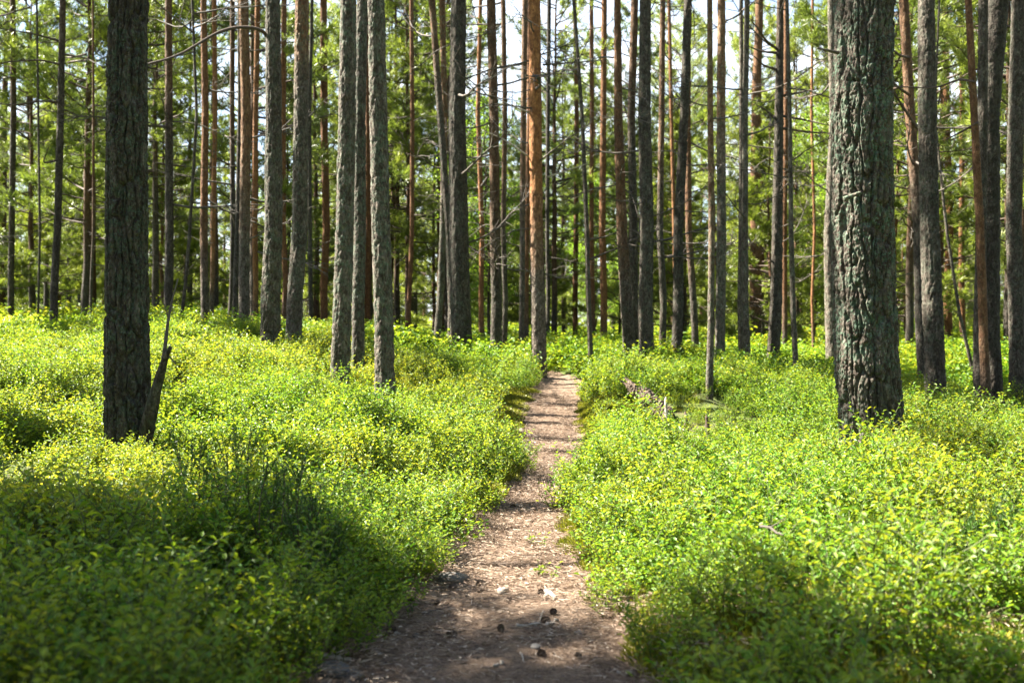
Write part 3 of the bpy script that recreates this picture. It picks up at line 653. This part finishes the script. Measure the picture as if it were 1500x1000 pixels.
# unseen trees behind the viewer and to the right, added to cut the sky fill
rs = np.random.default_rng(21); Q = []
while len(Q) < 110:
    x, y = rs.uniform(-34, 34), rs.uniform(-32, 26)
    if (y < -2.2 or x > .56*max(y, 0)+4.2) and all((x-a)**2+(y-b)**2 > 4 for a, b in Q): Q.append((x, y))
Q = np.array(Q); n = len(Q); idx = rs.integers(0, 7, n); sc = rs.uniform(.9, 1.2, n)
pts = np.stack([Q[:, 0], Q[:, 1], ground_z(Q[:, 0], Q[:, 1])-.1], 1); rz = rs.uniform(0, 6.28, n); z0 = 0*rz
o = scatter('surrounding_wood', np.tile(pts, (2, 1)), np.tile(np.stack([z0, z0, rz], 1), (2, 1)), np.tile(np.stack([sc, sc, sc], 1), (2, 1)), np.concatenate([idx, idx+7]), TALL+LOW+[KINDS[i][2] for i in range(7)])
tag(o, 'unseen pine wood added behind and right of the viewer to block skylight', 'forest', kind='stuff')

# ------------------------------------------------------------------ bilberry
def bilberry(seed, h, spread, stems, leaf, lod=0):
    rs = np.random.default_rng(seed); mb = MB(); B = []; D = []; N = []
    for s_ in range(stems):
        a = rs.uniform(0, 6.283); r0 = spread*.55*math.sqrt(rs.random()); hh = h*rs.uniform(.55, 1.1)
        P = bent((math.cos(a)*r0, math.sin(a)*r0, -.05), (math.cos(a)*.35, math.sin(a)*.35, 1), hh, 7, .12, .05, rs)
        if lod == 0: tube(mb, P, np.linspace(.0028, .001, 7), 3, 0, False)
        segs = [(P, .3)]
        for q in range(4 if lod == 0 else 3):
            k = rs.integers(2, 6); az = rs.uniform(0, 6.283)
            T = bent(P[k], (math.cos(az)*.8, math.sin(az)*.8, .8), hh*rs.uniform(.25, .5), 5, .15, .04, rs)
            if lod == 0: tube(mb, T, np.linspace(.0018, .0008, 5), 3, 0, False)
            segs.append((T, .1))
        for Q, t0 in segs:
            Ln = np.linalg.norm(Q[-1]-Q[0]); m = max(3, int(Ln*(1-t0)/(.0195 if lod == 0 else .04)))
            for w, t in enumerate(np.linspace(t0, 1, m)):
                f = t*(len(Q)-1); k = min(len(Q)-2, int(f)); p = Q[k]+(Q[k+1]-Q[k])*(f-k); ax = unit(Q[k+1]-Q[k])
                ph = w*2.4+rs.uniform(0, 1.); d = np.array([math.cos(ph), math.sin(ph), rs.uniform(-.15, .5)])+ax*.35
                B.append(p); D.append(d); N.append(np.array([0, 0, 1])+rs.normal(size=3)*.3)
    n = len(B); B = np.array(B); tint = np.clip(rs.normal(.46, .14, n), 0, 1)
    leaves(mb, B, np.array(D), np.array(N), leaf*rs.uniform(.7, 1.25, n)*(1 if lod == 0 else 1.5), leaf*.50*(1 if lod == 0 else 1.6), 1, tint)
    return mb.mesh('bilberry_plant', [M['stem'], M['bilberry']])
BIL = [bilberry(200+i, .27+.06*(i % 3), .17, 10+i % 3, .0265+.003*(i % 2)) for i in range(6)] + [bilberry(220+i, .32, .22, 11, .034, 1) for i in range(4)]
def bare(px, py, x, y):
    return False
LOGP = drop(960, 612, 7, 14); STUBS = [tuple(drop(a_, b_, 6, 14)[:2]) for a_, b_ in ((976, 624), (1005, 642), (1036, 646))]
P_ = []; rs = np.random.default_rng(77)
for (y0, y1, dens, lod, s0) in ((1.2, 3.6, 62, 0, .82), (3.6, 7.5, 66, 0, .8), (7.5, 13, 50, 0, .82), (13, 22, 30, 1, .9), (22, 45, 9, 1, 1.5), (45, 80, 3, 1, 2.8)):
    hwid = lambda y: y*.58+1.6
    n = int((y1-y0)*2*hwid((y0+y1)/2)*dens)
    y = np.sqrt(rs.uniform((y0+2.7)**2, (y1+2.7)**2, n))-2.7; x = rs.uniform(-1, 1, n)*hwid(y)
    dx, hw = path_d(x, y); sc = s0*rs.uniform(.75, 1.25, n)*(.66+.42*fbm(x*.8, y*.8, 40)+.42*vnoise(x*1.9, y*1.9, 44))
    gap = np.abs(dx)-hw; sc *= np.where(gap < .25, .75+.25*sstep(0, .25, gap), 1.)
    edge = .10*(vnoise(y*1.7, np.sign(dx)*9, 70)-.55)+.03*rs.normal(size=n)-np.where((dx < 0) & (y < 7), .06, .0)+np.where((dx > 0) & (y > 7.5), .05, .0)
    keep = (gap > edge+.02+np.where(dx < 0, .24*sstep(8., 8.8, y)*(1-sstep(11, 11.6, y)), 0.)) & (fbm(x*1.6+7, y*1.6, 61) > .30)
    # sparse mossy verge at the lower right, bare bank left of the path
    verge = (x > .35) & (y < 3.5) & (x < 1.9); keep &= ~(verge & (rs.random(n) < .42*(1-sstep(2.9, 3.5, y))))
    lg = (x > LOGP[0]-.5) & (x < LOGP[0]+.85) & (y > LOGP[1]-1.5) & (y < LOGP[1]+.35); sc = np.where(lg, sc*.52, sc)
    for sx, sy in STUBS: sc = np.where((np.abs(x-sx*y/sy) < .13) & (y > sy-1.1) & (y < sy+.1), sc*.55, sc)
    keep &= ~(((x-.02)/.26)**2+((y-10.5)/1.0)**2 < 1)
    sc = np.where((x < -1.6) & (x > -3.1) & (y > 4.4) & (y < 6.5), sc*.72, sc)
    for a, b in [(s_[0], s_[1]) for s_ in SOIL if s_[1] < 15]: keep &= (x-a)**2+(y-b)**2 > .03
    k = np.where(keep)[0]; idx = rs.integers(0, 6, len(k)) if lod == 0 else 6+rs.integers(0, 4, len(k))
    P_.append(np.column_stack([x[k], y[k], ground_z(x[k], y[k]), sc[k], idx, dx[k]]))
A = np.concatenate(P_); print('bilberry plants', len(A))
for nm, sel, lab in (('bilberry_undergrowth', A[:, 5] < 0, 'sunlit carpet of bright green bilberry left of the path'), ('bilberry_undergrowth', A[:, 5] >= 0, 'yellow green carpet of bilberry right of the path')):
    Q = A[sel]; n = len(Q)
    o = scatter(nm, Q[:, :3], np.stack([rs.uniform(-.2, .2, n), rs.uniform(-.2, .2, n), rs.uniform(0, 6.28, n)], 1), np.stack([Q[:, 3]]*3, 1), Q[:, 4].astype(int), BIL)
    tag(o, lab, 'undergrowth', kind='stuff')

# ------------------------------------------------------------------ things on the ground
exec_small = True
def heather(label, x, y, h, seed, stems=7):
    rs = np.random.default_rng(seed); r = thing('heather_sprig', label, 'heather', (x, y, gz(x, y)), 'dark heather sprigs')
    mb = MB(); fb = MB(); B = []; D = []
    for s_ in range(stems):
        a = rs.uniform(0, 6.283); P = bent((rs.normal()*.03, rs.normal()*.03, 0), (math.cos(a)*.3, math.sin(a)*.3, 1), h*rs.uniform(.7, 1.05), 9, .07, .03, rs); tube(mb, P, np.linspace(.0035, .0012, 9), 4)
        segs = [P[3:]]
        for q in range(6):
            k = rs.integers(3, 8); az = rs.uniform(0, 6.283); T = bent(P[k], (math.cos(az)*.5, math.sin(az)*.5, 1), h*rs.uniform(.12, .3), 5, .08, .04, rs); tube(mb, T, np.linspace(.0018, .0008, 5), 3); segs.append(T)
        for Q in segs:
            for i in range(len(Q)-1):
                for w in range(13): B.append(Q[i]+(Q[i+1]-Q[i])*rs.random()); D.append(unit(Q[i+1]-Q[i])*.9+rs.normal(size=3)*.5)
    blades(fb, np.array(B), np.array(D), .013, .0035, 0, rs.random(len(B)))
    obj('stem', mb.mesh('stem', [M['limb']]), r); obj('foliage', fb.mesh('foliage', [M['heather']]), r)
for i, (px, py, Y, h, lab) in enumerate(((290, 730, 4.3, .50, 'dark upright heather sprig below the mossy left trunk'), (322, 740, 4.2, .54, 'dark feathery heather sprig right of the first below the mossy trunk'),
        (395, 800, 3.6, .54, 'tall dark heather sprig in the left foreground nearer the path'), (440, 820, 3.4, .48, 'dark heather sprig closest to the path at left'), (490, 860, 3.3, .30, 'short dark heather sprig at the left path side'),
        (1470, 850, 3.5, .36, 'dark heather sprig at the right edge of the photo'), (1395, 860, 3.4, .26, 'low dark heather sprig in the right foreground'))):
    heather(lab, (px-750)/F*Y, Y, h, 300+i)

def lump(name, label, cat, p, size, mat, seed, group=None, rz=0., rough=.18):
    import bmesh
    bm = bmesh.new(); bmesh.ops.create_icosphere(bm, subdivisions=3, radius=1.)
    rs = np.random.default_rng(seed); o3 = rs.uniform(0, 50, 3)
    for v in bm.verts:
        c = np.array(v.co); d = 1+rough*2*(fbm(np.array([c[0]*1.6+o3[0]]), np.array([c[1]*1.6+c[2]*1.1+o3[1]]), seed)[0]-.5)
        v.co = Vector((c[0]*size[0]*d, c[1]*size[1]*d, c[2]*size[2]*d))
    me = bpy.data.meshes.new(name); bm.to_mesh(me); bm.free(); me.materials.append(mat)
    for q in me.polygons: q.use_smooth = True
    o = obj(name, me, None, tuple(p)); o.rotation_euler = (0, 0, rz); return tag(o, label, cat, group)
def on_path(px, py):
    p = drop(px, py, 2.2, 16); p[2] = float(path_surf(p[:1], p[1:2])[0])+.003; return p
lump('stone', 'smooth dark grey stone half buried at the left path edge', 'stone', on_path(661, 855), (.075, .045, .028), M['stone'], 1)
for i, (px, py, sz, lab) in enumerate(((483, 992, .06, 'largest grey stone at the bottom left end of the path'), (515, 998, .04, 'smaller grey stone beside the one at the bottom left of the path'), (609, 938, .014, 'tiny grey pebble on the shaded path near its bottom left'),
        (848, 933, .018, 'small pale pebble at the right path edge in the foreground'), (560, 905, .025, 'small dark stone at the left path edge beside the big bilberry mass'), (785, 957, .02, 'pale flat chip of stone in the dark path foreground'))):
    lump('stone', lab, 'stone', on_path(px, py), (sz, sz*.8, sz*.5), M['stone'], 10+i, 'stones on the path', i)
# pine cones: each with scales
def cone_mesh():
    mb = MB(); P = np.array([[0, 0, z] for z in np.linspace(-.02, .022, 7)]); tube(mb, P, np.array([.004, .010, .0125, .012, .010, .007, .002]), 8)
    k = np.arange(70); z = -.016+k/70*.036; a = k*2.399; r = .011*(1-((z-.0)/.028)**2)
    B = np.stack([np.cos(a)*r, np.sin(a)*r, z], 1); D = np.stack([np.cos(a), np.sin(a), .55+0*a], 1)
    leaves(mb, B, D, np.tile([0, 0, 1.], (70, 1)), .009, .009, 0, 0., .1)
    return mb.mesh('pine_cone', [M['cone']])
CONE = cone_mesh()
cones = [(793, 968, 'dark pine cone in the bottom shade of the path'), (846, 971, 'dark pine cone right of the other one in the path shade'), (640, 926, 'pine cone left of centre on the lit patch'), (663, 935, 'pine cone just below the lit patch on the path'), (575, 930, 'pine cone by the left edge of the lit patch'),
 (792, 879, 'pine cone beside the pale wood chip on the path'), (640, 893, 'pine cone on the lit patch near the left edge'), (702, 874, 'pine cone in the middle of the lit patch'), (665, 867, 'pine cone right below the dark grey stone'), (800, 918, 'pine cone by the long stick'), (810, 911, 'pine cone right of the lit patch'),
 (779, 771, 'pine cone on the path below the bend'), (777, 802, 'pine cone right side of the path above the shadow band'), (706, 859, 'pine cone along the shadow band'), (752, 748, 'pine cone left side of the path at the bend'), (825, 690, 'pine cone on the far shaded part of the path'), (600, 890, 'pine cone under the left bilberry edge'), (734, 932, 'pine cone in the middle of the dark foreground edge')]
for i, (px, py, lab) in enumerate(cones):
    p = on_path(px, py); o = obj('pine_cone', CONE, None, (p[0], p[1], p[2]+.003)); o.rotation_euler = (1.4+.3*math.sin(i), .2*math.cos(i*3), i*1.3); sc = .72+.2*math.sin(i*5); o.scale = (sc, sc, sc); tag(o, lab, 'pine cone', 'pine cones on the path')
def stick(label, a, b, r, mat, lift=.008, name='twig', group='twigs on the path', pix=True, side=0):
    A_ = on_path(*a); B_ = on_path(*b); t = np.linspace(0, 1, 8)[:, None]; Q = A_+(B_-A_)*t
    Q[:, 2] = path_surf(Q[:, 0], Q[:, 1])+.4*r+(lift if lift > .01 else 0.); Q += rng.normal(size=Q.shape)*r*.5; c = Q.mean(0)
    mb = MB(); tube(mb, Q-c, r*np.linspace(1, .55, 8)*(1+.15*rng.normal(size=8)), 7)
    for w in range(side):
        T = bent(Q[3+w]-c, unit(Q[4]-Q[3])+np.array([0, 0, .2])+rng.normal(size=3)*.5, .05, 4, .1); tube(mb, T, np.linspace(r*.5, r*.25, 4), 5)
    o = obj(name, mb.mesh(name, [mat], True), None, tuple(c)); return tag(o, label, 'twig', group)
stick('pale flat wood chip on the right of the lit path patch', (801, 878), (811, 887), .011, M['pale_wood'])
stick('weathered grey wood chip in the middle of the lit path patch', (733, 876), (743, 868), .011, M['pale_wood'])
stick('long thin brown stick across the lower edge of the lit patch', (755, 926), (815, 919), .005, M['pale_wood'], side=2)
stick('thick pale stick end of the long one at the right', (800, 925), (816, 918), .007, M['pale_wood'])
stick('pale straight stick at the bottom left of the path', (471, 972), (508, 973), .010, M['pale_wood'])
stick('thin curved twig at the right end of the shadow band', (800, 855), (818, 846), .004, M['twig'])
stick('small pale twig in the dark path foreground', (735, 980), (722, 985), .006, M['pale_wood'])
stick('thin pale twig standing out on the dark foreground right of centre', (762, 964), (768, 978), .003, M['pale_wood'])
stick('short twig near the left bilberry edge of the path', (585, 933), (572, 936), .006, M['pale_wood'])
stick('thin twig along the left edge below the stone', (620, 905), (650, 898), .004, M['twig'])
stick('thin twig lying crosswise above the dark stone', (655, 832), (690, 838), .004, M['twig'])
stick('pale twig at the bottom right verge of the path', (905, 992), (932, 995), .007, M['pale_wood'])
stick('pale fallen twig lying over the bilberry in the right foreground', (1115, 880), (1147, 895), .005, M['twig'], .22, side=1)
stick('thin pale twig in the bilberry left of the rotten log', (918, 600), (936, 588), .006, M['pale_wood'], .14)
SPRIG = bilberry(260, .12, .04, 3, .02)
for px, py, lab in ((797, 850, 'tiny green bilberry sprig standing alone at the right end of the shadow band'), (783, 803, 'small low bilberry sprig on the path above the shadow band'), (822, 690, 'small bilberry sprig on the shaded far stretch of the path')):
    q = on_path(px, py); tag(obj('bilberry_sprig', SPRIG, None, tuple(q)), lab, 'plant')
def grass_tuft(seed):
    rs = np.random.default_rng(seed); mb = MB(); n = 60; B = np.column_stack([rs.normal(size=n)*.03, rs.normal(size=n)*.03, np.zeros(n)])
    D = np.column_stack([rs.normal(size=n)*.35, rs.normal(size=n)*.35, np.ones(n)]); blades(mb, B, D, rs.uniform(.12, .28, n), .004, 0, rs.random(n)); return mb.mesh('grass', [M['grass']])
GR = [grass_tuft(700+i) for i in range(3)]; rs = np.random.default_rng(55); n = 130
y = rs.uniform(3.2, 4.6, 40); x = y*rs.uniform(.42, .6, 40); kk = np.abs(path_d(x, y)[0])-path_d(x, y)[1] > .25; x = x[kk]; y = y[kk]; n = len(x)
o = scatter('grass', np.stack([x, y, ground_z(x, y)-.01], 1), np.stack([0*x, 0*x, rs.uniform(0, 6.28, n)], 1), np.stack([rs.uniform(.6, 1.1, n)]*3, 1), rs.integers(0, 3, n), GR)
tag(o, 'thin blades of grass growing up through the bilberry', 'grass', kind='stuff')
# loose litter: needles and bark flakes
def litter(seed, n, kind):
    rs = np.random.default_rng(seed); mb = MB()
    B = np.column_stack([rs.uniform(-.25, .25, n), rs.uniform(-.25, .25, n), rs.uniform(0, .008, n)])
    a = rs.uniform(0, 6.283, n); D = np.column_stack([np.cos(a), np.sin(a), rs.normal(size=n)*.12])
    blades(mb, B, D, rs.uniform(.018, .045, n), rs.uniform(.001, .0022, n), 0, rs.random(n))
    m = n//16; B = np.column_stack([rs.uniform(-.25, .25, m), rs.uniform(-.25, .25, m), rs.uniform(.002, .01, m)]); a = rs.uniform(0, 6.283, m)
    leaves(mb, B, np.column_stack([np.cos(a), np.sin(a), rs.normal(size=m)*.2]), np.tile([0, 0, 1.], (m, 1))+rs.normal(size=(m, 3))*.3, rs.uniform(.006, .017, m), rs.uniform(.005, .010, m), 0, rs.random(m), .2)
    return mb.mesh('litter', [M['litter']])
k = NT('litter'); c = k.ramp(k.n('Attribute', attribute_name='tint').outputs['Fac'], [(0, (.05, .028, .018)), (.45, (.16, .098, .06)), (.8, (.30, .215, .145)), (1, (.5, .42, .33))]); b = k.n('BsdfPrincipled', i_Roughness=.7); k.l(c, b.inputs[0]); k.l(b.outputs[0], k.out.inputs[0]); M['litter'] = k.m
LIT = [litter(400+i, 420, 0) for i in range(4)]
rs = np.random.default_rng(9); n = 420; y = rs.uniform(1.8, 12, n); cxx = np.interp(y, PP[:, 0], PP[:, 1]); h_ = np.interp(y, PP[:, 0], PP[:, 2]); x = cxx+rs.uniform(-1.25, 1.25, n)*h_; vg = rs.random(n) < .22; y = np.where(vg, rs.uniform(1.8, 3.8, n), y); x = np.where(vg, rs.uniform(.3, 1.8, n), x)
o = scatter('needle_litter', np.stack([x, y, np.where(np.abs(path_d(x, y)[0]) < path_d(x, y)[1], path_surf(x, y), ground_z(x, y)+.01)+.001], 1), np.stack([0*x, 0*x, rs.uniform(0, 6.28, n)], 1), np.ones((n, 3)), rs.integers(0, 4, n), LIT)
tag(o, 'fallen pine needles and bark flakes strewn over the path', 'leaf litter', kind='stuff')

def moss_clump(seed):
    rs = np.random.default_rng(seed); mb = MB(); n = 900; r = .13*np.sqrt(rs.random(n)); a = rs.uniform(0, 6.283, n)
    B = np.column_stack([np.cos(a)*r, np.sin(a)*r, .035*(1-(r/.13)**2)-.012]); D = np.column_stack([np.cos(a)*r*5, np.sin(a)*r*5, np.ones(n)])+rs.normal(size=(n, 3))*.4
    blades(mb, B, D, rs.uniform(.012, .03, n), .004, 0, rs.random(n)); return mb.mesh('moss', [M['moss']])
M['moss'] = leaf_mat('moss', [(0, (.07, .085, .008)), (.5, (.17, .175, .015)), (1, (.32, .29, .04))], trans=.3)
MOSS = [moss_clump(600+i) for i in range(3)]
rs = np.random.default_rng(31); n = 2600; y = rs.uniform(1.8, 12, n); sd = np.where(rs.random(n) < .6, 1, -1); cxx = np.interp(y, PP[:, 0], PP[:, 1]); h_ = np.interp(y, PP[:, 0], PP[:, 2])
x = cxx+sd*(h_+.06+np.abs(rs.normal(size=n))*.35); far_ = rs.random(n) < .4; x = np.where(far_ & (y < 5), rs.uniform(.45, 2.2, n), x); sc = rs.uniform(.6, 1.4, n)
o = scatter('moss', np.stack([x, y, ground_z(x, y)-.01], 1), np.stack([0*x, 0*x, rs.uniform(0, 6.28, n)], 1), np.stack([sc, sc, sc], 1), rs.integers(0, 3, n), MOSS)
tag(o, 'yellowish moss cushions on the verges of the path', 'moss', kind='stuff')
# roots on the left bank of the path
def root_thing(label, pts, r0, r1, Y=None):
    Q = np.array([drop(a, b, 6, 16) for a, b in pts]); Q[:, 2] += r0*.4; c = Q.mean(0)
    L = np.linspace(0, 1, len(Q)); t = np.linspace(0, 1, 16); Q = np.stack([np.interp(t, L, Q[:, i]) for i in range(3)], 1)-c
    for _ in range(3): Q[1:-1] = (Q[:-2]+2*Q[1:-1]+Q[2:])/4
    mb = MB(); tube(mb, Q, np.linspace(r0, r1, 16)*(1+.2*rng.normal(size=16)*.5), 8); o = obj('root', mb.mesh('root', [M['pale_wood']], True), None, tuple(c)); tag(o, label, 'tree root', 'bare roots at the left path bank')
root_thing('pale bare root curving down the left bank of the path', [(752, 612), (760, 622), (764, 634), (762, 642)], .03, .02)
root_thing('pale root running into the path below the curved one', [(766, 638), (778, 640), (789, 641)], .022, .01)
root_thing('thin dark root lowest on the left path bank', [(768, 648), (780, 648), (788, 652)], .02, .01)
root_thing('short root stub highest on the left bank', [(735, 606), (748, 604), (758, 606)], .02, .012)
# rotten log and stakes right of the path
def log_thing():
    a = drop(975, 618, 7, 14); Y0 = a[1]; r = thing('fallen_log', 'broken rotten brown log lying in the bilberry right of the path', 'log', tuple(a))
    P = np.array([at(978, 612, Y0), at(965, 601, Y0+.08), at(953, 589, Y0+.16), at(942, 577, Y0+.24)])-a
    def bark_piece(pts, r0, r1, seed):
        pts = np.array(pts); L = np.linspace(0, 1, len(pts)); t = np.linspace(0, 1, 26); Q = np.stack([np.interp(t, L, pts[:, i]) for i in range(3)], 1)
        rs = np.random.default_rng(seed); n = 22; R = np.linspace(r0, r1, 26)
        T = unit(np.gradient(Q, axis=0)); A_ = unit(np.cross(T, [0, 0, 1.])); B_ = np.cross(T, A_); al = np.arange(n)*6.283/n
        rg = R[:, None]*(1+.5*(vnoise(np.tile(al/6.283*8, (26, 1)), np.repeat(t[:, None]*3, n, 1), seed, 8)-.5)+.3*(rs.random((26, n))-.5))
        V = Q[:, None]+rg[..., None]*(np.cos(al)[None, :, None]*A_[:, None]+np.sin(al)[None, :, None]*B_[:, None])
        V[-1] += T[-1]*((rs.random((n, 1))-.2)*.14); V[0] -= T[0]*((rs.random((n, 1))-.3)*.08)
        i = np.arange(25)[:, None]*n; j = np.arange(n)[None]; kq = (j+1) % n; q = np.stack([i+j, i+kq, i+n+kq, i+n+j], -1).reshape(-1, 4)
        V = np.concatenate([V.reshape(-1, 3), Q[:1], Q[-1:]-T[-1:]*.05]); jj = np.arange(n); kk = (jj+1) % n; b = 26*n
        mb = MB(); mb.add(V, q, np.concatenate([np.stack([np.full(n, b), kk, jj], 1), np.stack([np.full(n, b+1), b-n+jj, b-n+kk], 1)])); return mb
    obj('log_body', bark_piece(P, .095, .075, 3).mesh('log_body', [M['rotten']]), r)
    P2 = np.array([at(950, 588, Y0+.1), at(938, 578, Y0+.15), at(926, 567, Y0+.2), at(919, 560, Y0+.25)])-a
    obj('splinter', bark_piece(P2, .068, .036, 5).mesh('splinter', [M['rotten']]), r)
    P3 = np.array([at(955, 592, Y0+.16), at(948, 580, Y0+.2), at(941, 568, Y0+.22)])-a
    obj('splinter', bark_piece(P3, .022, .008, 6).mesh('splinter', [M['pale_wood']]), r)
    P4 = np.array([at(982, 616, Y0-.05), at(972, 605, Y0-.03), at(962, 596, Y0)])-a
    obj('bark_flake', bark_piece(P4, .03, .015, 8).mesh('bark_flake', [M['rotten']]), r)
    return Y0
Y0 = log_thing()
for px, y1, y2, w, lab in ((976, 586, 612, 5, 'tall thin grey stake stub beside the rotten log'), (1005, 607, 630, 6, 'short broken grey stub right of the rotten log'), (1036, 612, 634, 6, 'dark pointed stub, last one right of the rotten log')):
    b = drop(px, y2+12, 6, 14); top = at(px, y1-5, b[1]); c = b; hgt = top[2]-b[2]
    r = w*b[1]/F/2; mb = MB(); z = np.linspace(-.03, hgt, 12); P = np.stack([.006*np.sin(z*20), .004*np.cos(z*17), z], 1); rr = r*np.linspace(1.35, .8, 12)*(1+.12*rng.normal(size=12)); rr[-1] *= .35
    tube(mb, P, rr, 9); o = obj('tree_stub', mb.mesh('tree_stub', [M['pale_wood'] if px < 1000 else M['rotten']]), None, tuple(b)); tag(o, lab, 'stump', 'broken stubs beside the log')

# ------------------------------------------------------------------ light, sky, camera
nt = W.node_tree; nt.nodes.clear(); out = nt.nodes.new('ShaderNodeOutputWorld'); bg = nt.nodes.new('ShaderNodeBackground'); sky = nt.nodes.new('ShaderNodeTexSky')
sky.sky_type = 'NISHITA'; sky.sun_disc = False; sky.sun_elevation = SUN_EL; sky.sun_rotation = SUN_AZ % (2*math.pi); sky.air_density = 1.; sky.dust_density = 1.2; sky.ozone_density = 1.
bg.inputs['Strength'].default_value = .05; # thin bright cloud veil low in the sky
tc = nt.nodes.new('ShaderNodeTexCoord'); no = nt.nodes.new('ShaderNodeTexNoise'); no.inputs['Scale'].default_value = 5.; no.inputs['Detail'].default_value = 5.
mp = nt.nodes.new('ShaderNodeMapping'); mp.inputs['Scale'].default_value = (1, 1, 2.5); nt.links.new(tc.outputs['Generated'], mp.inputs[0]); nt.links.new(mp.outputs[0], no.inputs['Vector'])
cr = nt.nodes.new('ShaderNodeValToRGB'); cr.color_ramp.elements[0].position = .33; cr.color_ramp.elements[1].position = .6; nt.links.new(no.outputs[0], cr.inputs[0])
sx = nt.nodes.new('ShaderNodeSeparateXYZ'); nt.links.new(tc.outputs['Generated'], sx.inputs[0]); lo_ = nt.nodes.new('ShaderNodeMapRange'); lo_.inputs[1].default_value = .5; lo_.inputs[2].default_value = .22; nt.links.new(sx.outputs[2], lo_.inputs[0])
mu = nt.nodes.new('ShaderNodeMath'); mu.operation = 'MULTIPLY'; nt.links.new(cr.outputs[0], mu.inputs[0]); nt.links.new(lo_.outputs[0], mu.inputs[1])
mx = nt.nodes.new('ShaderNodeMix'); mx.data_type = 'RGBA'; nt.links.new(mu.outputs[0], mx.inputs[0]); nt.links.new(sky.outputs[0], mx.inputs[6]); mx.inputs[7].default_value = (4.4, 4.7, 5.0, 1)
nt.links.new(mx.outputs[2], bg.inputs[0]); nt.links.new(bg.outputs[0], out.inputs[0])
ld = bpy.data.lights.new('sun', 'SUN'); ld.energy = 5.; ld.angle = math.radians(.53); ld.color = (1, .93, .80)
lo = bpy.data.objects.new('sun', ld); COL.objects.link(lo); lo.rotation_euler = Vector(SUN).to_track_quat('Z', 'Y').to_euler(); lo.location = (-20, 5, 30)
cd = bpy.data.cameras.new('camera'); cam = bpy.data.objects.new('camera', cd); COL.objects.link(cam); S.camera = cam
cam.location = (0, 0, CAM); cam.rotation_euler = (math.pi/2, 0, 0); cd.sensor_width = 36; cd.lens = 35; cd.clip_end = 2000; cd.clip_start = .05
cd.dof.use_dof = True; cd.dof.focus_distance = 5.8; cd.dof.aperture_fstop = 3.4
S.view_settings.view_transform = 'Standard'; S.view_settings.look = 'None'; S.view_settings.exposure = 3.05; S.view_settings.gamma = 1.
S.render.engine = 'CYCLES'; cy = S.cycles; cy.max_bounces = 7; cy.diffuse_bounces = 4; cy.transmission_bounces = 4; cy.glossy_bounces = 2; cy.transparent_max_bounces = 8
cy.use_denoising = True; cy.sample_clamp_indirect = 6
